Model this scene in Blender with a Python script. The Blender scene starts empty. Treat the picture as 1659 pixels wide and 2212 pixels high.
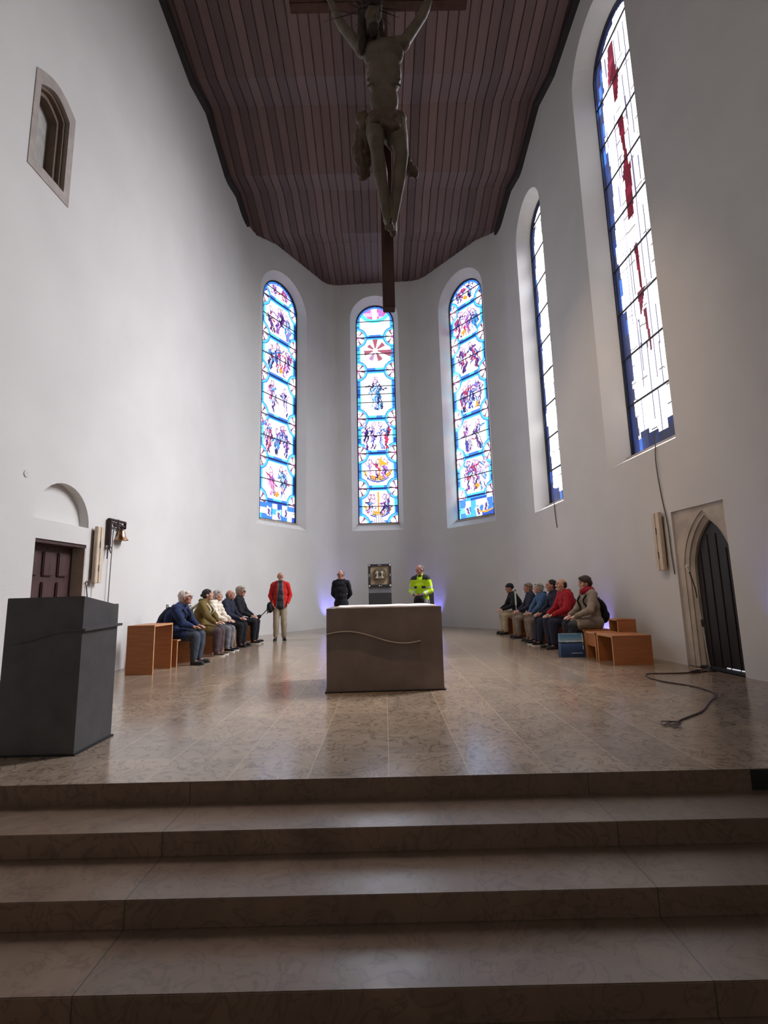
import bpy, bmesh, math, random
import numpy as np
from mathutils import Vector, Matrix, noise
from mathutils.geometry import tessellate_polygon

sc = bpy.context.scene
COL = sc.collection
PI = math.pi

# ------------------------------------------------------------ camera
def make_camera():
    p, y, r = map(math.radians, (9.15, 0.1, -1.28))
    f = Vector((math.sin(y)*math.cos(p), math.cos(y)*math.cos(p), math.sin(p)))
    r0 = Vector((math.cos(y), -math.sin(y), 0)); u0 = r0.cross(f)
    R = math.cos(r)*r0 + math.sin(r)*u0
    U = -math.sin(r)*r0 + math.cos(r)*u0
    cam = bpy.data.objects.new('camera', bpy.data.cameras.new('camera'))
    COL.objects.link(cam)
    m = Matrix((R, U, -f)).transposed().to_4x4()
    m.translation = (0, 0, 1.17)
    cam.matrix_world = m
    cam.data.sensor_fit = 'HORIZONTAL'; cam.data.sensor_width = 36
    cam.data.lens = 1080/1659*36
    cam.data.clip_start = 0.05; cam.data.clip_end = 200
    sc.camera = cam
make_camera()

# ------------------------------------------------------------ light and exposure
sc.view_settings.view_transform = 'Standard'
sc.view_settings.look = 'None'
sc.view_settings.gamma = 1.0
sc.view_settings.exposure = 0.0
sc.view_settings.use_curve_mapping = False
sc.cycles.max_bounces = 9
sc.cycles.diffuse_bounces = 6
sc.cycles.glossy_bounces = 3
sc.cycles.sample_clamp_indirect = 6.0
sc.cycles.caustics_reflective = False
sc.cycles.caustics_refractive = False

WORLD_STRENGTH = 0.24     # dim daylight of the nave behind the camera
SIDE_GLASS = 1.5          # brightness of the clear panes of the side windows
APSE_GLASS = 1.35          # brightness of the clear panes of the apse windows
LED_POWER = 55.0

# overcast sky outside each window: the light falls in through the stained glass
def sky_light(name, x, y, z, sx, sz, n, power, down=43, col=(0.965, 0.985, 1.0)):
    L = bpy.data.lights.new(name, 'AREA'); L.shape = 'RECTANGLE'; L.size = sx; L.size_y = sz; L.energy = power; L.color = col; L.spread = math.radians(105)
    o = bpy.data.objects.new(name, L); COL.objects.link(o)
    o.location = (x+n[0]*4.0, y+n[1]*4.0, z+5.0)
    d = Vector((-n[0], -n[1], -math.tan(math.radians(down))))
    o.rotation_euler = d.to_track_quat('-Z', 'Y').to_euler()
    return o
sky_light('sky_outside_window_4', 4.42, 8.45, 8.1, 5.0, 11.0, (1, 0.07), 4100)
sky_light('sky_outside_window_5', 4.15, 12.45, 7.8, 4.5, 11.0, (1, 0.07), 2700)
sky_light('sky_outside_window_1', -3.15, 16.1, 7.9, 2.6, 10.0, (-0.86, 0.5), 260)
sky_light('sky_outside_window_2', -0.2, 18.0, 8.0, 2.4, 10.0, (0.06, 1), 320)
sky_light('sky_outside_window_3', 2.8, 16.3, 7.8, 2.6, 10.0, (0.79, 0.61), 260)

# warm spotlights up in the vault of the crossing
def vault_spot(name, loc, target, angle, power, col=(1.0, 0.74, 0.52)):
    L = bpy.data.lights.new(name, 'SPOT'); L.energy = power; L.color = col; L.spot_size = math.radians(angle); L.spot_blend = 0.8; L.shadow_soft_size = 0.12
    o = bpy.data.objects.new(name, L); COL.objects.link(o); o.location = loc
    o.rotation_euler = (Vector(target)-Vector(loc)).to_track_quat('-Z', 'Y').to_euler()
vault_spot('vault_spot_altar', (0.9, 3.2, 12.6), (0.2, 6.9, 0.4), 30, 1500)
vault_spot('vault_spot_right', (-2.2, 4.6, 12.4), (4.4, 10.0, 2.2), 42, 1500)

w = bpy.data.worlds.new('world'); sc.world = w; w.use_nodes = True
w.node_tree.nodes['Background'].inputs[0].default_value = (1.0, 0.88, 0.78, 1)
w.node_tree.nodes['Background'].inputs[1].default_value = WORLD_STRENGTH

# ------------------------------------------------------------ materials
def _nt(name):
    m = bpy.data.materials.new(name); m.use_nodes = True
    nt = m.node_tree
    return m, nt, nt.nodes['Principled BSDF']

def mat(name, col, rough=0.7, metal=0.0, var=0.12, scale=8.0, bump=0.0, bscale=None, stretch=(1, 1, 1), spec=0.5, coat=0.0, sheen=0.0):
    m, nt, b = _nt(name)
    tc = nt.nodes.new('ShaderNodeTexCoord'); mp = nt.nodes.new('ShaderNodeMapping')
    mp.inputs['Scale'].default_value = stretch
    nt.links.new(tc.outputs['Object'], mp.inputs['Vector'])
    nz = nt.nodes.new('ShaderNodeTexNoise'); nz.inputs['Scale'].default_value = scale; nz.inputs['Detail'].default_value = 5
    nt.links.new(mp.outputs[0], nz.inputs['Vector'])
    rp = nt.nodes.new('ShaderNodeValToRGB')
    c0 = [max(0, c*(1-var)) for c in col]; c1 = [min(1, c*(1+var)) for c in col]
    rp.color_ramp.elements[0].position = 0.3; rp.color_ramp.elements[1].position = 0.7
    rp.color_ramp.elements[0].color = (*c0, 1); rp.color_ramp.elements[1].color = (*c1, 1)
    nt.links.new(nz.outputs['Fac'], rp.inputs[0]); nt.links.new(rp.outputs[0], b.inputs['Base Color'])
    b.inputs['Roughness'].default_value = rough; b.inputs['Metallic'].default_value = metal
    b.inputs['Specular IOR Level'].default_value = spec
    b.inputs['Coat Weight'].default_value = coat; b.inputs['Sheen Weight'].default_value = sheen
    if bump:
        n2 = nt.nodes.new('ShaderNodeTexNoise'); n2.inputs['Scale'].default_value = bscale or scale*4; n2.inputs['Detail'].default_value = 4
        nt.links.new(mp.outputs[0], n2.inputs['Vector'])
        bp = nt.nodes.new('ShaderNodeBump'); bp.inputs['Strength'].default_value = bump; bp.inputs['Distance'].default_value = 0.02
        nt.links.new(n2.outputs['Fac'], bp.inputs['Height']); nt.links.new(bp.outputs[0], b.inputs['Normal'])
    return m

def emis(name, col, strength):
    m, nt, b = _nt(name)
    b.inputs['Base Color'].default_value = (0.02, 0.02, 0.03, 1)
    b.inputs['Emission Color'].default_value = (*col, 1); b.inputs['Emission Strength'].default_value = strength
    return m

def glass_mat(name, strength):
    m, nt, b = _nt(name)
    at = nt.nodes.new('ShaderNodeAttribute'); at.attribute_name = 'pane'
    nt.links.new(at.outputs['Color'], b.inputs['Emission Color'])
    b.inputs['Emission Strength'].default_value = strength
    b.inputs['Base Color'].default_value = (0.01, 0.01, 0.02, 1)
    b.inputs['Roughness'].default_value = 0.3
    # the panes let the daylight through, tinted by their own colour
    gm = nt.nodes.new('ShaderNodeGamma'); gm.inputs[1].default_value = 0.6
    tr = nt.nodes.new('ShaderNodeBsdfTransparent'); mx = nt.nodes.new('ShaderNodeAddShader')
    nt.links.new(at.outputs['Color'], gm.inputs[0]); nt.links.new(gm.outputs[0], tr.inputs[0])
    nt.links.new(tr.outputs[0], mx.inputs[0]); nt.links.new(b.outputs[0], mx.inputs[1])
    nt.links.new(mx.outputs[0], nt.nodes['Material Output'].inputs[0])
    return m

def stone_floor(name, base, dark, joint, rough, row=0.53, brick=1.9, jw=0.006, off=(0, 0), rot=90, vein=1.0, spec=0.5):
    """polished limestone: slabs, cloudy veins and thin joints"""
    m, nt, b = _nt(name); N = nt.nodes.new; L = nt.links.new
    tc = N('ShaderNodeTexCoord'); mp = N('ShaderNodeMapping')
    mp.inputs['Location'].default_value = (off[0], off[1], 0); mp.inputs['Rotation'].default_value = (0, 0, math.radians(rot))
    L(tc.outputs['Object'], mp.inputs['Vector'])
    br = N('ShaderNodeTexBrick'); br.offset = 0.5
    br.inputs['Scale'].default_value = 1; br.inputs['Brick Width'].default_value = brick; br.inputs['Row Height'].default_value = row
    br.inputs['Mortar Size'].default_value = jw; br.inputs['Mortar Smooth'].default_value = 0.1
    br.inputs['Color1'].default_value = (0.86, 0.86, 0.86, 1); br.inputs['Color2'].default_value = (1.08, 1.04, 1.0, 1); br.inputs['Mortar'].default_value = (1, 1, 1, 1)
    L(mp.outputs[0], br.inputs['Vector'])
    nz = N('ShaderNodeTexNoise'); nz.inputs['Scale'].default_value = 2.2; nz.inputs['Detail'].default_value = 9; nz.inputs['Roughness'].default_value = 0.65; nz.inputs['Distortion'].default_value = 0.6
    L(tc.outputs['Object'], nz.inputs['Vector'])
    rp = N('ShaderNodeValToRGB'); rp.color_ramp.elements[0].position = 0.35; rp.color_ramp.elements[1].position = 0.65
    rp.color_ramp.elements[0].color = (*dark, 1); rp.color_ramp.elements[1].color = (*base, 1)
    L(nz.outputs['Fac'], rp.inputs[0])
    # fine crackled veins
    n3 = N('ShaderNodeTexNoise'); n3.inputs['Scale'].default_value = 5.0; n3.inputs['Detail'].default_value = 6; n3.inputs['Distortion'].default_value = 1.8
    L(tc.outputs['Object'], n3.inputs['Vector'])
    s = N('ShaderNodeMath'); s.operation = 'SUBTRACT'; s.inputs[1].default_value = 0.5; L(n3.outputs['Fac'], s.inputs[0])
    a = N('ShaderNodeMath'); a.operation = 'ABSOLUTE'; L(s.outputs[0], a.inputs[0])
    r2 = N('ShaderNodeValToRGB'); r2.color_ramp.elements[0].position = 0.0; r2.color_ramp.elements[1].position = 0.035
    lo = 1-0.35*vein
    r2.color_ramp.elements[0].color = (lo, lo, lo, 1); r2.color_ramp.elements[1].color = (1, 1, 1, 1)
    L(a.outputs[0], r2.inputs[0])
    m1 = N('ShaderNodeMixRGB'); m1.blend_type = 'MULTIPLY'; m1.inputs[0].default_value = 1; L(rp.outputs[0], m1.inputs[1]); L(r2.outputs[0], m1.inputs[2])
    m2 = N('ShaderNodeMixRGB'); m2.blend_type = 'MULTIPLY'; m2.inputs[0].default_value = 1; L(m1.outputs[0], m2.inputs[1]); L(br.outputs['Color'], m2.inputs[2])
    m3 = N('ShaderNodeMixRGB'); L(br.outputs['Fac'], m3.inputs[0]); L(m2.outputs[0], m3.inputs[1]); m3.inputs[2].default_value = (*joint, 1)
    L(m3.outputs[0], b.inputs['Base Color'])
    rr = N('ShaderNodeMapRange'); rr.inputs['To Min'].default_value = rough*0.75; rr.inputs['To Max'].default_value = rough*1.35
    L(n3.outputs['Fac'], rr.inputs['Value']); L(rr.outputs[0], b.inputs['Roughness'])
    b.inputs['Specular IOR Level'].default_value = spec
    bp = N('ShaderNodeBump'); bp.inputs['Strength'].default_value = 0.05; bp.inputs['Distance'].default_value = 0.01
    L(nz.outputs['Fac'], bp.inputs['Height']); L(bp.outputs[0], b.inputs['Normal'])
    return m

def plank_mat(name, width):
    """board ceiling: every board its own tone, fine grain along the board"""
    m, nt, b = _nt(name); N = nt.nodes.new; L = nt.links.new
    tc = N('ShaderNodeTexCoord'); sp = N('ShaderNodeSeparateXYZ'); L(tc.outputs['Object'], sp.inputs[0])
    d = N('ShaderNodeMath'); d.operation = 'DIVIDE'; d.inputs[1].default_value = width; L(sp.outputs[0], d.inputs[0])
    fl = N('ShaderNodeMath'); fl.operation = 'FLOOR'; L(d.outputs[0], fl.inputs[0])
    wn = N('ShaderNodeTexWhiteNoise'); wn.noise_dimensions = '1D'; L(fl.outputs[0], wn.inputs['W'])
    mp = N('ShaderNodeMapping'); mp.inputs['Scale'].default_value = (14, 0.7, 1); L(tc.outputs['Object'], mp.inputs[0])
    nz = N('ShaderNodeTexNoise'); nz.inputs['Scale'].default_value = 2; nz.inputs['Detail'].default_value = 5; L(mp.outputs[0], nz.inputs[0])
    ad = N('ShaderNodeMath'); ad.operation = 'MULTIPLY_ADD'; ad.inputs[1].default_value = 0.55; L(wn.outputs['Value'], ad.inputs[0])
    sc2 = N('ShaderNodeMath'); sc2.operation = 'MULTIPLY'; sc2.inputs[1].default_value = 0.5; L(nz.outputs['Fac'], sc2.inputs[0]); L(sc2.outputs[0], ad.inputs[2])
    rp = N('ShaderNodeValToRGB')
    rp.color_ramp.elements[0].position = 0.15; rp.color_ramp.elements[0].color = (0.058, 0.028, 0.026, 1)
    rp.color_ramp.elements[1].position = 0.85; rp.color_ramp.elements[1].color = (0.135, 0.078, 0.068, 1)
    L(ad.outputs[0], rp.inputs[0]); L(rp.outputs[0], b.inputs['Base Color'])
    b.inputs['Roughness'].default_value = 0.55
    return m

M = {}
M['plaster'] = mat('white_plaster', (0.58, 0.565, 0.545), 0.92, var=0.035, scale=0.9, bump=0.07, bscale=30, spec=0.2)
M['floor'] = stone_floor('chancel_limestone', (0.33, 0.255, 0.19), (0.25, 0.19, 0.14), (0.40, 0.315, 0.235), 0.16, row=0.525, brick=2.6, jw=0.0035, off=(0.0, 0.0), vein=1.5)
M['step'] = stone_floor('step_limestone', (0.225, 0.155, 0.112), (0.165, 0.115, 0.083), (0.07, 0.055, 0.04), 0.33, row=9, brick=2.55, jw=0.004, rot=0, vein=0.8)
M['ceiling'] = plank_mat('ceiling_boards', 0.235)
M['dark_trim'] = mat('dark_trim', (0.02, 0.014, 0.014), 0.7)
M['altar'] = mat('altar_bronze_brown', (0.148, 0.114, 0.097), 0.42, var=0.22, scale=3, bump=0.08, bscale=90, metal=0.0)
M['wave'] = mat('polished_bronze_edge', (0.62, 0.52, 0.42), 0.35, metal=0.5)
M['slate'] = mat('grey_slate', (0.068, 0.066, 0.068), 0.45, var=0.18, scale=6, bump=0.15, bscale=70)
M['slate_dark'] = mat('dark_slate', (0.03, 0.028, 0.03), 0.5)
M['joint_black'] = mat('shadow_joint_black', (0.01, 0.01, 0.01), 0.8)
M['cloth'] = mat('white_linen', (0.80, 0.70, 0.66), 0.9, var=0.05, scale=20, bump=0.2)
M['wood'] = mat('orange_beech_veneer', (0.40, 0.145, 0.045), 0.45, var=0.14, scale=3, stretch=(1, 1, 9))
M['wood_edge'] = mat('pale_beech_edge', (0.55, 0.30, 0.14), 0.5, var=0.12, scale=8)
M['dark_wood'] = mat('dark_brown_door_wood', (0.062, 0.030, 0.028), 0.5, var=0.3, scale=4, stretch=(6, 6, 0.7))
M['black_wood'] = mat('blackened_door_wood', (0.012, 0.009, 0.010), 0.5, var=0.3, scale=4, stretch=(6, 6, 0.7))
M['stone_trim'] = mat('grey_sandstone', (0.33, 0.29, 0.265), 0.85, var=0.14, scale=5, bump=0.3)
M['stone_pale'] = mat('pale_sandstone', (0.42, 0.36, 0.30), 0.85, var=0.2, scale=3, bump=0.3)
M['brown_stone'] = mat('brown_moulding', (0.16, 0.11, 0.08), 0.8, var=0.15, scale=5)
M['niche_panel'] = mat('grey_green_panel', (0.36, 0.35, 0.33), 0.8)
M['lead'] = mat('lead_black', (0.012, 0.012, 0.02), 0.6)
M['iron'] = mat('wrought_iron', (0.03, 0.014, 0.013), 0.55, metal=0.4)
M['bronze'] = mat('bell_bronze', (0.42, 0.24, 0.14), 0.25, metal=1.0)
M['steel'] = mat('brushed_steel', (0.55, 0.55, 0.55), 0.3, metal=1.0)
M['black_metal'] = mat('black_metal', (0.015, 0.015, 0.016), 0.45)
M['white_plastic'] = mat('white_plastic', (0.75, 0.74, 0.70), 0.5)
M['lamp_beige'] = mat('beige_lamp_housing', (0.56, 0.46, 0.35), 0.55, var=0.08)
M['rope'] = mat('dark_rope', (0.10, 0.09, 0.085), 0.9)
M['cable'] = mat('brown_cable', (0.055, 0.022, 0.015), 0.5)
M['cross_wood'] = mat('cross_red_brown_wood', (0.075, 0.028, 0.022), 0.6, var=0.3, scale=4, stretch=(5, 5, 0.8))
M['corpus'] = mat('painted_carved_skin', (0.13, 0.105, 0.075), 0.6, var=0.3, scale=9, bump=0.2)
M['corpus_hair'] = mat('carved_dark_hair', (0.035, 0.022, 0.016), 0.7, bump=0.5, bscale=60)
M['loincloth'] = mat('carved_loincloth', (0.10, 0.065, 0.045), 0.6, var=0.3, scale=8, bump=0.3)
M['gold'] = mat('aged_gold_relief', (0.42, 0.32, 0.20), 0.42, metal=0.6, var=0.3, scale=30, bump=0.5)
M['dark_gold'] = mat('dark_bronze_relief', (0.12, 0.095, 0.055), 0.5, metal=0.5, var=0.4, scale=25, bump=0.6)
M['silver'] = mat('silver_highlight', (0.75, 0.72, 0.66), 0.3, metal=0.6)
M['frame_dark'] = mat('dark_blue_black_frame', (0.02, 0.017, 0.025), 0.5)
M['skin'] = mat('skin_fair', (0.52, 0.29, 0.21), 0.55, var=0.08, scale=20)
M['skin_red'] = mat('skin_ruddy', (0.42, 0.19, 0.13), 0.55, var=0.1, scale=20)
M['eye'] = mat('eye_dark', (0.04, 0.03, 0.03), 0.3)
M['lips'] = mat('lips', (0.33, 0.11, 0.09), 0.5)
def cloth(name, col, rough=0.85, var=0.16):
    M[name] = mat(name, col, rough, var=var, scale=7, bump=0.25, bscale=40, sheen=0.02, spec=0.25); return M[name]
cloth('navy', (0.012, 0.022, 0.066)); cloth('navy_dark', (0.016, 0.018, 0.035)); cloth('black_cloth', (0.010, 0.010, 0.014))
cloth('olive', (0.125, 0.085, 0.022)); cloth('plum', (0.075, 0.048, 0.052)); cloth('cream', (0.66, 0.58, 0.47)); cloth('grey_cloth', (0.13, 0.125, 0.12))
cloth('blue_jacket', (0.045, 0.095, 0.20)); cloth('red_jacket', (0.33, 0.012, 0.02)); cloth('bright_red', (0.50, 0.018, 0.014))
cloth('beige_trousers', (0.40, 0.33, 0.24)); cloth('beige_coat', (0.25, 0.205, 0.16)); cloth('dark_denim', (0.022, 0.026, 0.045)); cloth('slate_denim', (0.045, 0.055, 0.075))
cloth('hivis', (0.50, 0.80, 0.02)); cloth('reflective', (0.52, 0.52, 0.50)); cloth('mid_grey', (0.16, 0.16, 0.175)); cloth('charcoal', (0.035, 0.037, 0.042))
cloth('dark_red_scarf', (0.26, 0.008, 0.02)); cloth('khaki_grey', (0.19, 0.155, 0.13)); cloth('mint', (0.55, 0.66, 0.55)); cloth('lavender', (0.12, 0.13, 0.32))
cloth('brown_shoe', (0.10, 0.065, 0.05)); cloth('leather_black', (0.012, 0.011, 0.011), 0.45); cloth('sole_white', (0.7, 0.68, 0.62)); cloth('sole_dark', (0.03, 0.03, 0.03))
def hairm(name, col): M[name] = mat(name, col, 0.75, var=0.25, scale=40, bump=0.6, bscale=90)
hairm('hair_white', (0.62, 0.54, 0.47)); hairm('hair_black', (0.018, 0.012, 0.012)); hairm('hair_grey', (0.36, 0.32, 0.28)); hairm('hair_darkgrey', (0.10, 0.085, 0.08))
hairm('hair_brown', (0.045, 0.022, 0.014)); hairm('hair_taupe', (0.17, 0.115, 0.08)); hairm('hair_sandy', (0.30, 0.24, 0.18))

# ------------------------------------------------------------ object helpers
def setp(o, label=None, cat=None, group=None, kind=None):
    if label: o['label'] = label
    if cat: o['category'] = cat
    if group: o['group'] = group
    if kind: o['kind'] = kind
    return o

def empty(name, loc=(0, 0, 0), rz=0.0, label=None, cat=None, group=None, kind=None):
    o = bpy.data.objects.new(name, None); COL.objects.link(o)
    o.empty_display_size = 0.2; o.location = loc; o.rotation_euler = (0, 0, rz)
    return setp(o, label, cat, group, kind)

def link_mesh(name, me, m, parent=None, smooth=False):
    o = bpy.data.objects.new(name, me); COL.objects.link(o)
    for mm in (m if isinstance(m, (list, tuple)) else [m]):
        me.materials.append(mm)
    if smooth:
        me.polygons.foreach_set('use_smooth', [True]*len(me.polygons))
    if parent is not None: o.parent = parent
    return o

def obj(name, bm, m, parent=None, smooth=False, bevel=0.0, recalc=True):
    if recalc: bmesh.ops.recalc_face_normals(bm, faces=bm.faces[:])
    if bevel:
        bmesh.ops.bevel(bm, geom=[e for e in bm.edges if len(e.link_faces) == 2 and e.calc_face_angle(0) > 0.6], offset=bevel, segments=2, affect='EDGES', clamp_overlap=True)
    me = bpy.data.meshes.new(name); bm.to_mesh(me); bm.free()
    return link_mesh(name, me, m, parent, smooth)

def box(bm, x0, x1, y0, y1, z0, z1, mi=0):
    v = [bm.verts.new(p) for p in ((x0, y0, z0), (x1, y0, z0), (x1, y1, z0), (x0, y1, z0), (x0, y0, z1), (x1, y0, z1), (x1, y1, z1), (x0, y1, z1))]
    for f in ((0, 3, 2, 1), (4, 5, 6, 7), (0, 1, 5, 4), (1, 2, 6, 5), (2, 3, 7, 6), (3, 0, 4, 7)):
        bm.faces.new([v[i] for i in f]).material_index = mi
    return v

def NB(): return bmesh.new()

def frame_of(d):
    d = Vector(d).normalized()
    a = Vector((0, 0, 1)) if abs(d.z) < 0.9 else Vector((1, 0, 0))
    x = a.cross(d).normalized(); y = d.cross(x)
    return x, y, d

def tube(bm, pts, r, seg=10, closed=False):
    pts = [Vector(p) for p in pts]; n = len(pts)
    rs = r if isinstance(r, (list, tuple)) else [r]*n
    rings = []; px = None
    for i, p in enumerate(pts):
        if closed: d = pts[(i+1) % n]-pts[i-1]
        else: d = pts[min(i+1, n-1)]-pts[max(i-1, 0)]
        x, y, d = frame_of(d)
        if px is not None:
            x = (px - d*px.dot(d)); x = x.normalized() if x.length > 1e-6 else frame_of(d)[0]
            y = d.cross(x)
        px = x
        rings.append([bm.verts.new(p+(x*math.cos(2*PI*k/seg)+y*math.sin(2*PI*k/seg))*rs[i]) for k in range(seg)])
    m = n if closed else n-1
    for i in range(m):
        A, B = rings[i], rings[(i+1) % n]
        for k in range(seg):
            bm.faces.new((A[k], A[(k+1) % seg], B[(k+1) % seg], B[k]))
    if not closed:
        bm.faces.new(rings[0][::-1]); bm.faces.new(rings[-1])

def lathe(bm, prof, seg=28, c=(0, 0, 0)):
    rings = []
    for r, z in prof:
        rings.append([bm.verts.new((c[0]+max(r, 1e-4)*math.cos(2*PI*k/seg), c[1]+max(r, 1e-4)*math.sin(2*PI*k/seg), c[2]+z)) for k in range(seg)])
    for A, B in zip(rings, rings[1:]):
        for k in range(seg): bm.faces.new((A[k], A[(k+1) % seg], B[(k+1) % seg], B[k]))
    bm.faces.new(rings[0][::-1]); bm.faces.new(rings[-1])

def smooth_path(pts, n=8):
    P = [Vector(p) for p in pts]; out = []
    for i in range(len(P)-1):
        a = P[max(i-1, 0)]; b = P[i]; c = P[i+1]; d = P[min(i+2, len(P)-1)]
        for k in range(n):
            t = k/n
            out.append(0.5*((2*b)+(c-a)*t+(2*a-5*b+4*c-d)*t*t+(3*b-a-3*c+d)*t**3))
    out.append(P[-1]); return out

# a vertical wall frame: u along the wall, z up, depth outwards from the room
class Frame:
    def __init__(s, p0, p1, out):
        s.o = Vector((p0[0], p0[1], 0)); s.d = Vector((p1[0]-p0[0], p1[1]-p0[1], 0)); s.len = s.d.length; s.d.normalize()
        s.n = Vector((-s.d.y, s.d.x, 0))
        if s.n.dot(Vector((out[0], out[1], 0))) < 0: s.n = -s.n
    def p(s, u, z, dep=0.0): return s.o+s.d*u+s.n*dep+Vector((0, 0, z))

def poly_holes(bm, fr, outer, holes, dep, mi=0):
    loops = [[Vector((u, z, 0)) for u, z in outer]]+[[Vector((u, z, 0)) for u, z in h] for h in holes]
    flat = [v for l in loops for v in l]
    vs = [bm.verts.new(fr.p(v.x, v.y, dep)) for v in flat]
    for t in tessellate_polygon(loops):
        try: bm.faces.new([vs[i] for i in t]).material_index = mi
        except ValueError: pass

def bridge(bm, fr, A, B, da, db, mi=0, closed=True, skip=()):
    va = [bm.verts.new(fr.p(u, z, da)) for u, z in A]; vb = [bm.verts.new(fr.p(u, z, db)) for u, z in B]
    n = len(A)
    for i in range(n if closed else n-1):
        if i in skip: continue
        j = (i+1) % n
        bm.faces.new((va[i], va[j], vb[j], vb[i])).material_index = mi

def fill(bm, fr, A, dep, mi=0):
    f = bm.faces.new([bm.verts.new(fr.p(u, z, dep)) for u, z in A]); f.material_index = mi

def slab(bm, fr, A, d0, d1, mi=0):
    poly_holes(bm, fr, A, [], d0, mi); poly_holes(bm, fr, A, [], d1, mi); bridge(bm, fr, A, A, d0, d1, mi)

def arch(u0, u1, z0, ztop, n=18):
    """round-arched outline, counter-clockwise from the lower left"""
    r = (u1-u0)/2; c = (u0+u1)/2; zs = ztop-r
    pts = [(u0, z0), (u1, z0)]
    for k in range(n+1):
        a = PI*k/n; pts.append((c+r*math.cos(a), zs+r*math.sin(a)))
    return pts

def pointed(u0, u1, z0, zs, ztop, n=10):
    c = (u0+u1)/2; h = ztop-zs; w = (u1-u0)/2
    R = (w*w+h*h)/(2*w)
    pts = [(u0, z0), (u1, z0)]
    a1 = math.asin(min(1, h/R))
    for k in range(n+1):
        a = a1*k/n; pts.append((u1-R+R*math.cos(a), zs+R*math.sin(a)))
    for k in range(n-1, -1, -1):
        a = a1*k/n; pts.append((u0+R-R*math.cos(a), zs+R*math.sin(a)))
    return pts

def rect(u0, u1, z0, z1): return [(u0, z0), (u1, z0), (u1, z1), (u0, z1)]

# ------------------------------------------------------------ the room shell
CL, BL, BR, CR = (-4.20, 14.32), (-1.98, 18.11), (1.60, 17.88), (3.98, 14.79)
LW0, RW1 = (-4.47, 8.46), (4.57, 6.69)
def ext(a, b, t): return (a[0]+(b[0]-a[0])*t, a[1]+(b[1]-a[1])*t)
FLW = Frame(LW0, CL, (-1, 0))        # left wall, u=0 at y 8.46, u grows away from the camera
FFL = Frame(CL, BL, (-1, 1)); FBK = Frame(BL, BR, (0, 1)); FFR = Frame(BR, CR, (1, 1))
FRW = Frame(CR, RW1, (1, 0))         # right wall, u=0 at the apse corner, u grows towards the camera
ZT = 14.6; ZB = -0.75; TH = 0.75

def wall(name, fr, u0, u1, openings, extra=None):
    bm = NB(); outer = rect(u0, u1, ZB, ZT)
    poly_holes(bm, fr, outer, [o['outer'] for o in openings], 0)
    back = [o['inner'] for o in openings if o.get('through')]
    poly_holes(bm, fr, outer, back, TH)
    bridge(bm, fr, outer, outer, 0, TH)
    for o in openings:
        bridge(bm, fr, o['outer'], o['inner'], 0, o['depth'])
        if o.get('through'): bridge(bm, fr, o['inner'], o['inner'], o['depth'], TH)
        elif o.get('back', True): poly_holes(bm, fr, o['inner'], [], o['depth'])
    if extra: extra(bm)
    o = obj(name, bm, M['plaster'], recalc=False); o['kind'] = 'structure'
    return o

W1 = dict(outer=arch(0.72, 3.08, 3.32, 12.22), inner=arch(1.14, 2.91, 3.55, 12.08), depth=0.30, through=True)
W2 = dict(outer=arch(0.85, 2.72, 3.40, 12.66), inner=arch(1.03, 2.54, 3.70, 12.50), depth=0.40, through=True)
W3 = dict(outer=arch(0.98, 3.12, 3.30, 12.42), inner=arch(1.18, 2.80, 3.58, 12.22), depth=0.34, through=True)
W4 = dict(outer=arch(5.36, 7.40, 3.42, 12.85), inner=arch(5.58, 7.22, 3.60, 12.66), depth=0.36, through=True)
W5 = dict(outer=arch(1.48, 3.30, 3.20, 12.00), inner=arch(1.62, 3.20, 3.38, 11.88), depth=0.36, through=True)
for W_ in (W1, W2, W3, W4, W5):
    pass
# lunette, doorway and upper niche of the left wall
def half_round(c, r, z, n=18): return [(c-r, z), (c+r, z)]+[(c+r*math.cos(PI*k/n), z+r*math.sin(PI*k/n)) for k in range(1, n)]
LUN = dict(outer=half_round(-1.45, 0.57, 2.24), inner=half_round(-1.45, 0.545, 2.27), depth=0.13)
DL = dict(outer=rect(-1.95, -0.90, 0.0, 1.98), inner=rect(-1.95, -0.90, 0.0, 1.98), depth=0.42)
def seg_arch(u0, u1, z0, z1, rise, n=12):
    c = (u0+u1)/2; w = (u1-u0)/2; pts = [(u0, z0), (u1, z0)]
    for k in range(n+1):
        t = 1-2*k/n; pts.append((c+w*t, z1+rise*(1-abs(t)**1.7)))
    return pts
NI = dict(outer=seg_arch(-2.70, -1.90, 6.88, 8.36, 0.17), inner=seg_arch(-2.70, -1.90, 6.88, 8.36, 0.17), depth=0.30)
DR = dict(outer=rect(7.08, 8.18, 0.0, 2.31), inner=rect(7.08, 8.18, 0.0, 2.31), depth=0.62)
wall('wall_left', FLW, -12.5, FLW.len+0.0, [DL, LUN, NI])
wall('wall_apse_left', FFL, -0.0, FFL.len, [W1])
wall('wall_apse_back', FBK, 0, FBK.len, [W2])
wall('wall_apse_right', FFR, 0, FFR.len, [W3])
wall('wall_right', FRW, 0, 18.5, [W5, W4, DR])

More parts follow.
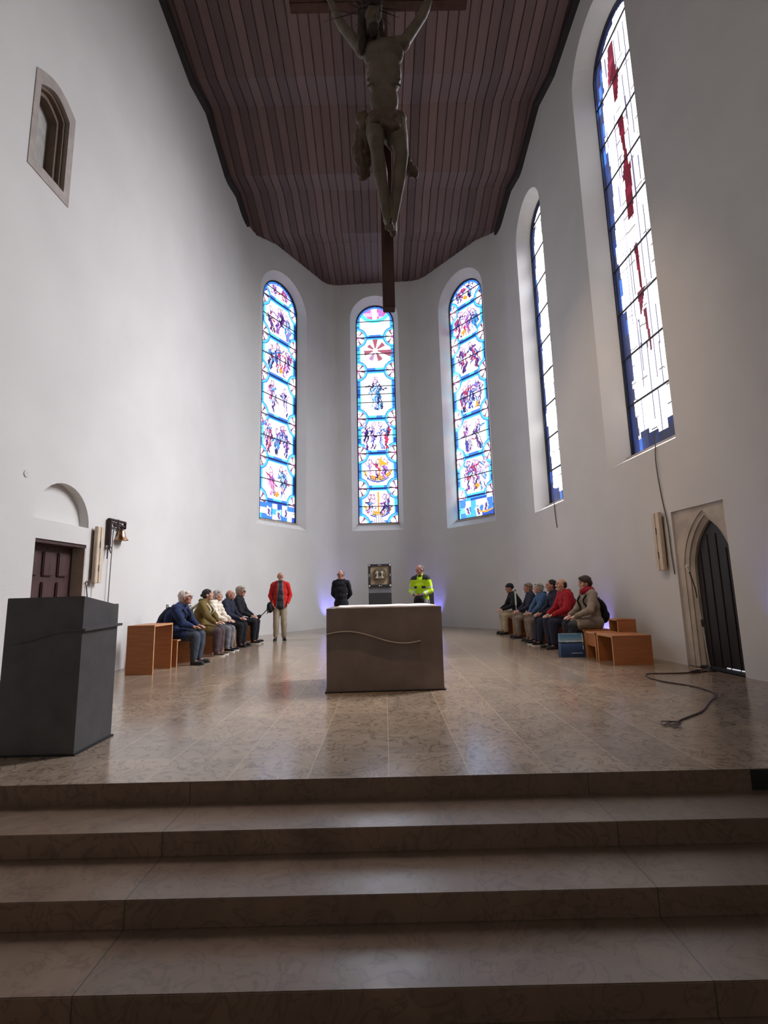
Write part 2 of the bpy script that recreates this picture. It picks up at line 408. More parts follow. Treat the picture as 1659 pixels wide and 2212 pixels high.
# rounded plaster coves that soften the apse corners
def cove(p, a, b, r=0.45, n=8):
    """fillet strip at corner p between directions towards a and b"""
    P = Vector((*p, 0)); A = (Vector((*a, 0))-P).normalized()*r; B = (Vector((*b, 0))-P).normalized()*r
    bm = NB(); row = []
    for k in range(n+1):
        t = k/n; q = (P+A)*(1-t)**2+P*2*t*(1-t)+(P+B)*t*t
        row.append((bm.verts.new(q), bm.verts.new(q+Vector((0, 0, ZT)))))
    for (a0, a1), (b0, b1) in zip(row, row[1:]): bm.faces.new((a0, b0, b1, a1))
    c = bm.verts.new(P), bm.verts.new(P+Vector((0, 0, ZT)))
    bm.faces.new((row[0][0], c[0], c[1], row[0][1])); bm.faces.new((row[-1][0], c[0], c[1], row[-1][1]))
    return bm
for nm, p, a, b in (('wall_corner_left', CL, LW0, BL), ('wall_corner_back_left', BL, CL, BR), ('wall_corner_back_right', BR, BL, CR), ('wall_corner_right', CR, BR, RW1)):
    o = obj(nm, cove(p, a, b), M['plaster'], smooth=False); o['kind'] = 'structure'

# chancel floor, steps and nave floor
STEP_Y = [3.44, 3.05, 2.655, 2.26, 1.87]; RH = 0.128
bm = NB(); box(bm, -6, 6, STEP_Y[0]+0.004, 19.5, -0.13, 0.0)
o = obj('floor', bm, M['floor']); o['kind'] = 'structure'
for k in range(4):
    bm = NB(); z1 = -RH*(k+1)
    box(bm, -4.68, 4.78, STEP_Y[k+1], STEP_Y[k]+0.06, z1-RH, z1)
    v = bm.verts[:]
    o = obj('stone_step', bm, M['step'], bevel=0.004)
    setp(o, ['brown limestone altar step, uppermost of the flight below the chancel floor edge', 'brown limestone altar step, second of the flight from the top', 'brown limestone altar step, third of the flight from the top', 'brown limestone altar step, lowest one across the foot of the picture'][k], 'step', 'stone steps up to the chancel')
bm = NB(); box(bm, -5.2, 5.2, STEP_Y[0]-0.0, STEP_Y[0]+0.004, -RH, -0.0)
o = obj('trim_1', bm, M['step']); o['kind'] = 'structure'
t = empty('riser_panel', (2.66, STEP_Y[0]-0.004, -RH), label='flat black panel on the top step riser at the far right', cat='dark_panel')
bm = NB(); box(bm, -.34, .34, -.003, .006, 0.004, RH-.004); obj('panel_face', bm, M['joint_black'], t)  # flat black panel on the riser face, crossed by thin black strips
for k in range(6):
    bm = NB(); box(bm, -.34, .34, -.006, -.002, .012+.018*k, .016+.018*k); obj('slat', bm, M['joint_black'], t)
bm = NB(); box(bm, -5.2, 5.2, -4.0, STEP_Y[4], -RH*5-0.12, -RH*5)
o = obj('floor_nave', bm, M['step']); o['kind'] = 'structure'

# folded board ceiling: boards run away from the camera, cross folds rise and fall
CP = [(-3.0, 14.05), (5.2, 14.25), (7.6, 13.85), (10.15, 13.40), (11.08, 13.62), (12.58, 13.02), (13.42, 13.22), (14.75, 12.83), (15.55, 13.10), (18.8, 13.22)]
def ceil_z(y):
    for (a, za), (b, zb) in zip(CP, CP[1:]):
        if y <= b: return za+(zb-za)*(y-a)/(b-a)
    return CP[-1][1]
def ceiling():
    bm = NB(); W = 0.235; xs = []
    x = -W*23
    while x < 5.4:
        xs += [(x+0.0, 0.04), (x+0.028, 0.04), (x+0.029, 0), (x+W-0.001, 0)]; x += W
    rows = []
    for y, z in CP:
        rows.append([bm.verts.new((a, y, z+h)) for a, h in xs])
    for A, B in zip(rows, rows[1:]):
        for i in range(len(xs)-1): bm.faces.new((A[i], A[i+1], B[i+1], B[i]))
    up = [[bm.verts.new((a, y, z+0.4)) for a in (xs[0][0], xs[-1][0])] for y, z in CP]
    for A, B in zip(up, up[1:]): bm.faces.new((A[0], A[1], B[1], B[0]))
    return bm
o = obj('ceiling', ceiling(), M['ceiling'], recalc=False); o['kind'] = 'structure'
# dark edge strips where the boards meet the side walls
def edge_strip(fr, ua, ub, side):
    bm = NB(); n = 60; prev = None
    for k in range(n+1):
        u = ua+(ub-ua)*k/n; y = fr.p(u, 0).y; z = ceil_z(y)
        q = [bm.verts.new(fr.p(u, z-0.16, 0.02)), bm.verts.new(fr.p(u, z-0.16, -0.13)), bm.verts.new(fr.p(u, z+0.06, -0.13)), bm.verts.new(fr.p(u, z+0.06, 0.02))]
        if prev:
            for i in range(4): bm.faces.new((prev[i], prev[(i+1) % 4], q[(i+1) % 4], q[i]))
        prev = q
    return bm
o = obj('trim_2', edge_strip(FLW, -8, FLW.len, 0), M['dark_trim']); o['kind'] = 'structure'
o = obj('trim_3', edge_strip(FRW, 0.0, 14, 0), M['dark_trim']); o['kind'] = 'structure'

# ------------------------------------------------------------ stained glass
rng = np.random.RandomState(7)
WHT = np.array([1.0, 0.99, 1.02])
def put(img, mask, col, a=1.0): img[mask] = img[mask]*(1-a)+np.array(col)*a

def apse_glass(wd, ht, seed, style):
    """picture panels: blue and cyan borders, white grounds with small robed figures, flower rosettes"""
    rs = np.random.RandomState(seed); cell = 0.021
    nx, ny = int(wd/cell), int(ht/cell)
    U, V = np.meshgrid((np.arange(nx)+.5)/nx*wd-wd/2, (np.arange(ny)+.5)/ny*ht)
    img = np.ones((ny, nx, 3))*WHT; hw = wd/2
    U0, V0 = U, V
    Uw = U+0.018*np.sin(V*21+3*U+seed)+0.012*np.sin(V*47-U*9); Vw = V+0.022*np.sin(U*19+V*3)+0.012*np.sin(U*43+V*11)
    def h(a, b): return np.modf(np.abs(np.sin(a*12.9898+b*78.233+seed)*43758.5453))[0]
    cyan = np.array([0.02, 0.16, 0.30]); blue = np.array([0.004, 0.025, 0.16]); sky = np.array([0.012, 0.065, 0.24]); navy = np.array([0.001, 0.004, 0.03])
    pal = [np.array(c) for c in ([0.035, 0.012, 0.07], [0.01, 0.02, 0.13], [0.10, 0.03, 0.16], [0.17, 0.012, 0.04], [0.015, 0.10, 0.22], [0.22, 0.13, 0.30], [0.006, 0.004, 0.03], [0.30, 0.20, 0.36])]
    gold = np.array([0.22, 0.11, 0.01]); pink = np.array([0.30, 0.10, 0.20])
    reg = {1: [0.62, 2.05, 3.5, 4.95, 6.35, 7.75], 2: [0.0, 1.35, 2.72, 4.1, 6.05, 7.45], 3: [0.75, 2.15, 3.6, 5.0, 6.4, 7.7]}[style]
    # borders
    bw = 0.13
    blk = np.floor(V/0.33); t = h(blk, np.sign(U))
    edge = np.abs(U) > hw-bw
    cb = np.where((t < .34)[..., None], cyan, np.where((t < .7)[..., None], sky, blue))
    if style == 1: cb = np.where((U > 0)[..., None], np.where((t < .3)[..., None], sky*.45, blue*.4), cb)
    if style == 3: cb = np.where((U < 0)[..., None], np.where((t < .3)[..., None], sky*.7, blue*.8), cb)
    img[edge] = cb[edge]
    put(img, (np.abs(U) > hw-bw-0.05) & (np.abs(U) < hw-bw), cyan*1.6)
    # registers
    for i, z in enumerate(reg):
        band = (np.abs(V-z) < 0.045); put(img, band, blue)
        b2 = (V-z > 0.045) & (V-z < 0.12); c2 = h(np.floor(U/0.22), z); img[b2] = np.where((c2 < .5)[..., None], sky, cyan*1.5)[b2]
        b3 = (z-V > 0.045) & (z-V < 0.10); put(img, b3, cyan*1.2)
        for sx in (-1, 1):
            cx = sx*(hw-0.06); d = np.hypot(U-cx, (V-z)*0.92)
            put(img, (d < 0.36) & (np.abs(U) < hw), cyan*1.25); put(img, (d < 0.385) & (d > 0.35), sky)
            put(img, d < 0.28, WHT)
            ang = np.arctan2(V-z, U-cx); pet = np.abs(np.sin(ang*3+.4))
            put(img, (d < 0.28) & (pet < 0.34), [0.035, 0.010, 0.03]); put(img, (d < 0.29) & (d > 0.262) & (pet < .8), [0.12, 0.03, 0.08])
            put(img, d < 0.07, pink)
    # figures
    spans = list(zip(reg, reg[1:]+[ht]))
    def figure(cx, z0, hh, wdt):
        c = pal[rs.randint(len(pal))]; c2 = pal[rs.randint(len(pal))]; c3 = pal[rs.randint(len(pal))]
        lean = rs.uniform(-.16, .16); sw = rs.choice([-1, 1]); ph = rs.uniform(0, 6)
        tt = (Vw-z0)/hh; x = Uw-cx-lean*(tt-.5)-.03*np.sin(tt*7+ph)
        half = wdt*(0.50+0.30*np.sin(np.clip(tt, 0, 1)*PI*0.9+.3)+.14*np.sin(tt*11+ph)+.08*np.sin(tt*23))*0.5
        m = (tt > 0) & (tt < 0.80) & (np.abs(x) < half)
        k = np.floor((x+sw*tt*0.20+.02*np.sin(tt*14))/0.036); q = h(k, np.floor(tt*4.3+x*6)+cx)
        colr = np.where((q < .26)[..., None], c, np.where((q < .44)[..., None], c2, np.where((q < .62)[..., None], c3, np.where((q < .78)[..., None], pal[6], WHT))))
        img[m] = colr[m]
        d = np.hypot(x, (V-(z0+hh*0.88))*0.8)
        put(img, (d < 0.085) & (d > 0.062), [0.08, 0.03, 0.09]); put(img, (d < 0.062) & (x*sw > -.01), [0.30, 0.20, 0.26])
        for s in (-1, 1):
            sl = rs.uniform(-.9, .9); ay = z0+hh*rs.uniform(.5, .7); mm = (np.abs(Vw-ay-sl*(U-cx)) < 0.022) & (s*(U-cx) > 0) & (s*(U-cx) < wdt*0.85); put(img, mm, c3 if s > 0 else c2)
            put(img, (np.abs(Vw-ay-sl*(U-cx)+.035) < 0.008) & (s*(U-cx) > 0) & (s*(U-cx) < wdt*0.8), pal[6])
    for i, (a, b) in enumerate(spans):
        hgt = b-a
        top = i == len(spans)-1
        if style == 2:
            if i in (0, 1):   # boats
                d = (V-(a+0.42))-0.9*U*U; put(img, (np.abs(d) < 0.05) & (np.abs(U) < hw*.72), gold); put(img, (np.abs(d+0.09) < 0.028) & (np.abs(U) < hw*.66), gold*.4)
                put(img, (np.abs(d+0.16) < 0.03) & (np.abs(U) < hw*.55), [0.02, 0.03, 0.14])
                for cx in ((-.34, -.2, .2, .34) if i == 0 else (-.3, 0, .28)): figure(cx, a+0.36, hgt*0.56, .22)
                put(img, (np.abs(U-0.0-(0.12*(V-a) if i else 0)) < 0.022) & (V > a+.3) & (V < b-.14), gold)
                if i: put(img, (V-a > .9) & (V-a < 1.14) & (U > 0.05) & (U < 0.42-(V-a-.9)*1.3), gold*1.3)
                continue
            if i == 2:
                for cx in (-.42, -.15, .14, .4): figure(cx, a+0.16, hgt*0.8, .20)
                continue
            if i == 3:
                figure(0.0, a+0.35, 1.42, .52); figure(-.05, a+0.45, 1.2, .30)
                continue
            if i == 4:   # burst of red wedges
                ang = np.arctan2(V-(a+.85), U); r = np.hypot(U, V-(a+.85)); k = np.floor(ang/(PI/7)); mm = (np.modf(np.abs(k)/2)[0] > .2) & (r < 0.32+.34*h(k, 4.0)) & (r > .10) & (V > a+.2)
                img[mm] = np.where((h(k, 2) < .5)[..., None], np.array([0.12, 0.03, 0.05]), np.array([0.14, 0.08, 0.16]))[mm]
                continue
            d = np.hypot(U, V-(b-.02)); mm = (d < 0.56) & (V < b)
            put(img, (d < .72) & (d > .56) & (V > a+.3), cyan*1.8)
            q = h(np.floor(U/.17), np.floor(V/.17)); img[mm] = np.where((q < .3)[..., None], np.array([0.26, 0.035, 0.10]), np.where((q < .75)[..., None], np.array([0.15, 0.06, 0.22]), np.array([0.36, 0.16, 0.30])))[mm]
            put(img, mm & (np.abs(U) < 0.09), WHT)
            continue
        n = [3, 3, 3, 2, 3, 2][(i+seed) % 6] if not top else 2
        for row in range(2):
            for j in range(n):
                cx = (j-(n-1)/2)*(wd*0.66/max(n, 1))+rs.uniform(-.06, .06)
                if row == 0: figure(cx, a+0.15+rs.uniform(0, .08), hgt*0.70+rs.uniform(-.1, .12), .34+rs.uniform(-.05, .07))
                elif rs.rand() < .6: figure(cx+rs.uniform(-.18, .18), a+hgt*.40, hgt*0.48, .27)
        if rs.rand() < .6:
            cx = rs.uniform(-.2, .3); mm = (np.abs(Uw-cx) < .07+.04*np.sin(V*30)) & (np.abs(Vw-a-.30) < .09); put(img, mm, gold)
    # foot panel: blue blocks with small figures and houses
    if style != 2:
        ft = V < reg[0]-0.05; q = h(np.floor(U/.24), np.floor(V/.2))
        img[ft] = np.where((q < .3)[..., None], sky, np.where((q < .55)[..., None], blue, np.where((q < .8)[..., None], cyan, WHT*.9)))[ft]
        for cx, zz in ((-.40, .14), (.06, .08), (.40, .20)): put(img, ft & (np.abs(Uw-cx) < .10) & (Vw > zz) & (Vw < zz+.30), WHT*.9); put(img, ft & (np.abs(Uw-cx-.02) < .045) & (Vw > zz+.02) & (Vw < zz+.24), pal[0])
        if style == 3: put(img, ft & (np.abs(V-.16-.8*(U-.4)**2) < .03) & (np.abs(U-.4) < .3), gold)
    else:
        d = np.abs(U)+(V-.05)*.8; put(img, (V < .45) & (d < .26), [0.25, 0.25, 0.33]); put(img, (V < .45) & (d < .26) & (np.modf(np.abs(U)/.07)[0] < .3), [.08, .08, .12])
    # rim of the arch
    R = wd/2; zc = ht-R; dd = np.hypot(U, V-zc)
    put(img, (V > zc) & (dd > R-0.12), sky); put(img, (V > zc) & (dd > R-0.05), navy)
    put(img, np.abs(U) > hw-0.03, navy)
    # thin leads
    q = np.modf(np.abs(V/0.33))[0]; put(img, edge & (q < .07), navy)
    img = np.where(img > 0.75, img, np.minimum(img*2.7, 1.0))
    return U, V, img, nx, ny

def side_glass(wd, ht, seed, red):
    rs = np.random.RandomState(seed); cell = 0.024
    nx, ny = int(wd/cell), int(ht/cell)
    U, V = np.meshgrid((np.arange(nx)+.5)/nx*wd-wd/2, (np.arange(ny)+.5)/ny*ht); hw = wd/2
    def h(a, b): return np.modf(np.abs(np.sin(a*12.9898+b*78.233+seed)*43758.5453))[0]
    img = np.ones((ny, nx, 3))*WHT
    navy = np.array([0.0004, 0.0006, 0.0025]); blue = np.array([0.0006, 0.0016, 0.012]); b2 = np.array([0.0015, 0.007, 0.040]); warm = np.array([0.55, 0.42, 0.30])
    # pale off-white and tinted small panes
    kx, ky = np.floor((U+.02*np.sin(V*3))/0.17), np.floor(V/0.33)
    q = h(kx, ky); put(img, q > .93, warm); put(img, (q < .05), WHT*.25); put(img, (q > .05) & (q < .07), [.09, .10, .12])
    # thin lead verticals and horizontals in places
    fx = np.modf(np.abs((U+5+.012*np.sin(V*2.1))/0.17))[0]; fy = np.modf(np.abs((V+.1*U)/0.33))[0]; on = h(kx, np.floor(V/0.5)+3) < .45
    put(img, on & (fx < .15), [.012, .012, .022]); put(img, (h(kx+9, ky) < .3) & (fy < .07), [.012, .010, .012])
    # jagged deep blue edge along the far jamb and the foot; u=-hw is the far side (towards the apse)
    e1 = (0.10+0.15*h(np.floor(V/0.36), 1.0)+0.10*h(np.floor(V/1.3), 5.0))*(1.0 if red else 0.75); e2 = 0.04+0.10*h(np.floor(V/0.41), 2.0)
    tt = h(np.floor(V/0.3), np.floor(U/.1))
    m1 = U+hw < e1; m2 = hw-U < e2; m3 = V < 0.20+0.26*h(np.floor(U/0.26), 4.0)
    for mm in (m1, m2, m3): img[mm] = np.where((tt < .66)[..., None], navy, np.where((tt < .92)[..., None], blue*.6, b2*.8))[mm]
    put(img, (U+hw < 0.05) | (hw-U < 0.03), navy)
    R = wd/2; zc = ht-R; dd = np.hypot(U, V-zc)
    m4 = (V > zc) & (dd > R-0.11-0.15*h(np.floor(V/.3), 8.0)*(U < 0)); put(img, m4, navy*2)
    # red shards down the middle
    if red:
        for (a, b, x0, x1, w0, w1) in ((7.75, 8.55, -.22, -.16, .16, .09), (7.2, 7.8, -.16, -.10, .06, .13), (5.95, 6.75, -.06, -.10, .04, .10), (4.55, 5.6, -.10, -.05, .10, .12), (5.4, 5.95, -.12, -.05, .12, .05), (2.9, 3.95, -.02, -.06, .03, .06), (2.55, 3.0, -.12, -.05, .02, .12), (1.75, 2.6, .05, .0, .02, .05)):
            t = (V-a)/(b-a); cx = x0+(x1-x0)*t; ww = w0+(w1-w0)*t
            put(img, (t > 0) & (t < 1) & (np.abs(U-cx) < ww), [0.011, 0.0006, 0.0016]); put(img, (t > .45) & (t < .6) & (np.abs(U-cx) < ww*.7), [0.022, 0.001, 0.003])
        for cx in (.12, -.3): put(img, (np.abs(U-cx-.02*np.sin(V)) < .012) & (V > 1.2) & (V < 7), [.02, .015, .03])
    else:
        for (a, b) in ((4.9, 5.5), (7.0, 7.3)): put(img, (V > a) & (V < b) & (np.abs(U-.1) < .10), [0.012, 0.005, 0.02])
    img = np.where(img > 0.75, img, np.minimum(img*6.5, 1.0))
    return U, V, img, nx, ny

def glass_mesh(fr, o, data, dep, name, m, parent):
    U, V, img, nx, ny = data
    A = o['inner']; u0, u1 = A[0][0], A[1][0]; z0 = A[0][1]; zt = max(p[1] for p in A); c = (u0+u1)/2; R = (u1-u0)/2; zc = zt-R
    cw = (u1-u0)/nx; chh = (zt-z0)/ny
    idx = {}; verts = []; faces = []; cols = []
    def vid(i, j):
        if (i, j) not in idx:
            idx[(i, j)] = len(verts); verts.append(fr.p(u0+i*cw, z0+j*chh, dep))
        return idx[(i, j)]
    for j in range(ny):
        for i in range(nx):
            uu = u0+(i+.5)*cw-c; vv = z0+(j+.5)*chh
            if vv > zc and math.hypot(uu, vv-zc) > R+cw*0.7: continue
            faces.append((vid(i, j), vid(i+1, j), vid(i+1, j+1), vid(i, j+1))); cols.append(img[j, i])
    me = bpy.data.meshes.new(name); me.from_pydata([tuple(v) for v in verts], [], faces)
    at = me.attributes.new('pane', 'FLOAT_COLOR', 'FACE')
    arr = np.ones((len(faces), 4), dtype=np.float32); arr[:, :3] = np.array(cols); at.data.foreach_set('color', arr.ravel())
    return link_mesh(name, me, m, parent)

G_APSE = glass_mat('stained_glass_apse', APSE_GLASS); G_SIDE = glass_mat('stained_glass_side', SIDE_GLASS)
def window(num, fr, o, data, gm, bars, tilt=0.0, label=None, bar_r=0.016):
    A = o['inner']; u0, u1, z0 = A[0][0], A[1][0], A[0][1]; zt = max(p[1] for p in A); c = (u0+u1)/2; dep = o['depth']+0.06
    root = empty('window_%d' % num, fr.p(c, z0, dep), kind='structure'); root['label'] = label
    inv = Matrix.Translation(-fr.p(c, z0, dep))
    g = glass_mesh(fr, o, data, dep, 'stained_glass', gm, root); g.data.transform(inv)
    # dark metal frame following the arch
    bm = NB(); fw = 0.035
    I = arch(u0+fw, u1-fw, z0+fw, zt-fw)
    poly = []
    bridge(bm, fr, A, I, dep-0.05, dep-0.05); bridge(bm, fr, I, I, dep-0.05, dep-0.003); bridge(bm, fr, A, A, dep-0.05, dep+0.03)
    f = obj('window_frame', bm, M['lead'], root); f.data.transform(inv)
    R = (u1-u0)/2; zc = zt-R
    for k, v in enumerate(bars):
        z = z0+v; hwid = R if z < zc else math.sqrt(max(R*R-(z-zc)**2, 0.01))
        bm = NB(); tube(bm, [fr.p(c-hwid, z, dep-0.025), fr.p(c, z, dep-0.025), fr.p(c+hwid, z, dep-0.025)], bar_r, 6)
        b = obj('saddle_bar', bm, M['lead'], root); b.data.transform(inv)
    # pale sill lip with a dark gap below the glass
    bm = NB(); e = 0.02
    for (a, b, dd0, dd1, s) in ((u0-e, u1+e, dep-0.14, dep-0.02, 0.0),):
        A4 = [fr.p(a, z0-0.05, dd0), fr.p(b, z0-0.05, dd0), fr.p(b, z0-0.05, dd1), fr.p(a, z0-0.05, dd1)]
        lo = [bm.verts.new(p) for p in A4]; hi = [bm.verts.new(p+Vector((0, 0, 0.05))) for p in A4]
        bm.faces.new(lo[::-1]); bm.faces.new(hi)
        for i in range(4): bm.faces.new((lo[i], lo[(i+1) % 4], hi[(i+1) % 4], hi[i]))
    s = obj('window_sill', bm, M['stone_pale'], root); s.data.transform(inv)
    return root
def dims(o): A = o['inner']; return A[1][0]-A[0][0], max(p[1] for p in A)-A[0][1]
def barset(reg, ht): 
    out = []
    allr = reg+[ht]
    for a, b in zip(allr, allr[1:]): out += [a, (a+b)/2]
    return [x for x in out if 0.2 < x < ht-0.25]
window(1, FFL, W1, apse_glass(*dims(W1), 3, 1), G_APSE, barset([0.62, 2.05, 3.5, 4.95, 6.35, 7.75], dims(W1)[1]), label='tall round-arched stained glass window in the left facet of the apse')
window(2, FBK, W2, apse_glass(*dims(W2), 5, 2), G_APSE, barset([1.35, 2.72, 4.1, 6.05, 7.45], dims(W2)[1])+[0.66, 4.75, 5.4], label='tall round-arched stained glass window in the middle of the apse with boats at its foot')
window(3, FFR, W3, apse_glass(*dims(W3), 8, 3), G_APSE, barset([0.75, 2.15, 3.6, 5.0, 6.4, 7.7], dims(W3)[1]), label='tall round-arched stained glass window in the right facet of the apse')
window(4, FRW, W4, side_glass(*dims(W4), 4, True), G_SIDE, [0.95*k+0.05 for k in range(1, 10)], label='large white and red abstract stained glass window, nearest on the right wall', bar_r=0.019)
window(5, FRW, W5, side_glass(*dims(W5), 9, False), G_SIDE, [0.90*k for k in range(1, 10)], label='narrow looking white abstract stained glass window, far one on the right wall', bar_r=0.022)

# ------------------------------------------------------------ left door, lunette, upper niche
def wallbox(bm, fr, u0, u1, z0, z1, d0, d1, mi=0):
    P = [fr.p(u, z, d) for d in (d0, d1) for (u, z) in rect(u0, u1, z0, z1)]
    v = [bm.verts.new(p) for p in P]
    for f in ((0, 1, 2, 3), (7, 6, 5, 4), (0, 4, 5, 1), (1, 5, 6, 2), (2, 6, 7, 3), (3, 7, 4, 0)): bm.faces.new([v[i] for i in f]).material_index = mi
def at(root, o):
    o.data.transform(Matrix.Translation(-root.location)); return o
door = empty('door_1', FLW.p(-1.42, 0, 0.30), kind='structure'); door['label'] = 'dark brown panelled wooden door in the left wall behind the lectern'
bm = NB(); wallbox(bm, FLW, -1.90, -0.95, 0, 1.93, 0.20, 0.25); at(door, obj('door_leaf', bm, M['dark_wood'], door))
for zz0, zz1 in ((1.50, 1.84), (0.92, 1.42), (0.10, 0.82)):
    for k in range(3):
        a = -1.86+k*0.30; bm = NB(); wallbox(bm, FLW, a+.02, a+0.22, zz0, zz1, 0.165, 0.21); at(door, obj('door_panel', bm, M['dark_wood'], door, bevel=0.012))
bm = NB(); wallbox(bm, FLW, -1.95, -0.90, 1.93, 1.98, 0.02, 0.28); wallbox(bm, FLW, -1.95, -1.90, 0, 1.93, 0.05, 0.28); wallbox(bm, FLW, -0.95, -0.90, 0, 1.93, 0.19, 0.28)
at(door, obj('door_frame', bm, M['dark_wood'], door, bevel=0.006))
bm = NB(); wallbox(bm, FLW, -0.93, -0.901, 0, 1.93, 0.0, 0.19); at(door, obj('door_jamb', bm, M['stone_pale'], door))
# upper niche with a grey stone surround
nic = empty('window_6', FLW.p(-2.3, 6.88, 0), kind='structure'); nic['label'] = 'small blind window high on the left wall in a grey sandstone surround'
bm = NB(); O = seg_arch(-2.70, -1.90, 6.88, 8.36, 0.17); I = seg_arch(-2.60, -2.02, 7.03, 8.20, 0.16)
bridge(bm, FLW, O, O, -0.012, 0.05); bridge(bm, FLW, O, I, -0.012, -0.012); bridge(bm, FLW, I, I, -0.012, 0.05)
at(nic, obj('stone_surround', bm, M['stone_trim'], nic))
bm = NB(); I2 = seg_arch(-2.585, -2.05, 7.06, 8.17, 0.15); I3 = seg_arch(-2.56, -2.09, 7.10, 8.12, 0.14)
bridge(bm, FLW, I, I2, 0.05, 0.06); bridge(bm, FLW, I2, I2, 0.06, 0.12); bridge(bm, FLW, I2, I3, 0.12, 0.13); bridge(bm, FLW, I3, I3, 0.13, 0.26)
at(nic, obj('moulding', bm, M['brown_stone'], nic))
bm = NB(); poly_holes(bm, FLW, I3, [], 0.26); at(nic, obj('back_panel', bm, M['niche_panel'], nic))
bm = NB(); wallbox(bm, FLW, -2.53, -2.505, 7.42, 7.62, 0.20, 0.26); wallbox(bm, FLW, -2.53, -2.44, 7.55, 7.575, 0.18, 0.21); at(nic, obj('latch', bm, M['iron'], nic))
# small round cover on the left wall
t = empty('wall_cover', FLW.p(-2.21, 2.78, 0), label='small round white cover plate on the left wall up left of the lunette', cat='cover plate')
bm = NB(); tube(bm, [FLW.p(-2.21, 2.78, 0.0), FLW.p(-2.21, 2.78, -0.012)], 0.045, 20); at(t, obj('plate', bm, M['plaster'], t))
bm = NB(); tube(bm, [FLW.p(-2.21, 2.78, -0.012), FLW.p(-2.21, 2.78, -0.016)], 0.008, 10); at(t, obj('screw', bm, M['steel'], t))

# ------------------------------------------------------------ right pointed door
door = empty('door_2', FRW.p(7.63, 0, 0.3), kind='structure'); door['label'] = 'black pointed-arch plank door in a stone surround in the right wall'
P1 = pointed(7.20, 8.22, 0.0, 1.35, 2.24); P2 = pointed(7.26, 8.16, 0.0, 1.35, 2.17); P3 = pointed(7.30, 8.12, 0.0, 1.35, 2.10)
for P_ in (P1, P2, P3):
    for i, q in enumerate(P_): P_[i] = (min(q[0], 8.18), q[1])
bm = NB()
# surround slab set back a little, with a hole shaped like the arch
S = [(7.08, 0.0), (7.20, 0.0)]+[P1[0]]+P1[2:][::-1][:0]
out = rect(7.08, 8.18, 0.0, 2.31)
ring = P1[2:]                     # right spring .. apex .. left spring
top = [(7.08, 0.0), (7.20, 0.0)]+[p for p in reversed(ring)]+[(8.18, ring[0][1]), (8.18, 2.31), (7.08, 2.31)]
clean = []
for p in top:
    if not clean or (abs(clean[-1][0]-p[0])+abs(clean[-1][1]-p[1])) > 1e-4: clean.append(p)
poly_holes(bm, FRW, clean, [], 0.035)
bridge(bm, FRW, P1, P1, 0.035, 0.05, skip=(0,)); bridge(bm, FRW, P1, P2, 0.05, 0.07, skip=(0,)); bridge(bm, FRW, P2, P2, 0.07, 0.09, skip=(0,)); bridge(bm, FRW, P2, P3, 0.09, 0.13, skip=(0,)); bridge(bm, FRW, P3, P3, 0.13, 0.24, skip=(0,))
at(door, obj('stone_surround', bm, M['stone_pale'], door, recalc=False))
bm = NB(); poly_holes(bm, FRW, [(u, max(z, 0.03)) for u, z in P3], [], 0.17); at(door, obj('door_leaf', bm, M['black_wood'], door))
for k in range(4):
    u = 7.40+0.17*k; bm = NB(); zt = [1.78, 2.0, 2.0, 1.78][k]-0.1
    wallbox(bm, FRW, u, u+0.014, 0.03, zt, 0.158, 0.17); at(door, obj('plank_joint', bm, M['iron'], door))
bm = NB(); wallbox(bm, FRW, 7.28, 8.15, -0.0, 0.03, 0.05, 0.22); at(door, obj('threshold', bm, M['slate_dark'], door))
bm = NB(); wallbox(bm, FRW, 7.66, 8.08, 0.031, 0.042, 0.160, 0.168, 0); at(door, obj('daylight_gap', bm, emis('daylight_under_door', (0.9, 0.9, 1.0), 0.8), door))

# ------------------------------------------------------------ wall lamps
def wall_lamp(fr, u, z0, z1, wd, label, conduit=True):
    t = empty('wall_lamp', fr.p(u, z0, 0), label=label, cat='wall lamp', group='long beige wall lamps')
    bm = NB(); wallbox(bm, fr, u-wd/2, u-0.012, z0, z1, -0.10, -0.04); at(t, obj('housing', bm, M['lamp_beige'], t, bevel=0.008))
    bm = NB(); wallbox(bm, fr, u+0.0, u+wd/2, z0, z1, -0.10, -0.04); at(t, obj('housing', bm, M['lamp_beige'], t, bevel=0.008))
    bm = NB(); wallbox(bm, fr, u-0.05, u+0.05, z0+0.06, z1-0.06, -0.05, 0.0); at(t, obj('mounting_rail', bm, M['brown_stone'], t))
    bm = NB()
    wallbox(bm, fr, u-0.016, u+0.002, z0+0.62*(z1-z0), z0+0.74*(z1-z0), -0.103, -0.08); at(t, obj('slot', bm, M['lead'], t)); bm = NB()
    wallbox(bm, fr, u-0.016, u+0.002, z0+0.20*(z1-z0), z0+0.32*(z1-z0), -0.103, -0.08)
    at(t, obj('slot', bm, M['lead'], t))
    if conduit:
        bm = NB(); tube(bm, [fr.p(u, z0, -0.01), fr.p(u, 0.06, -0.01)], 0.005, 6); at(t, obj('conduit', bm, M['white_plastic'], t))
wall_lamp(FLW, -0.71, 1.41, 2.28, 0.17, 'tall beige wall lamp between the left door and the bell')
wall_lamp(FRW, 6.82, 1.42, 2.34, 0.19, 'tall beige wall lamp beside the pointed door on the right wall', False)

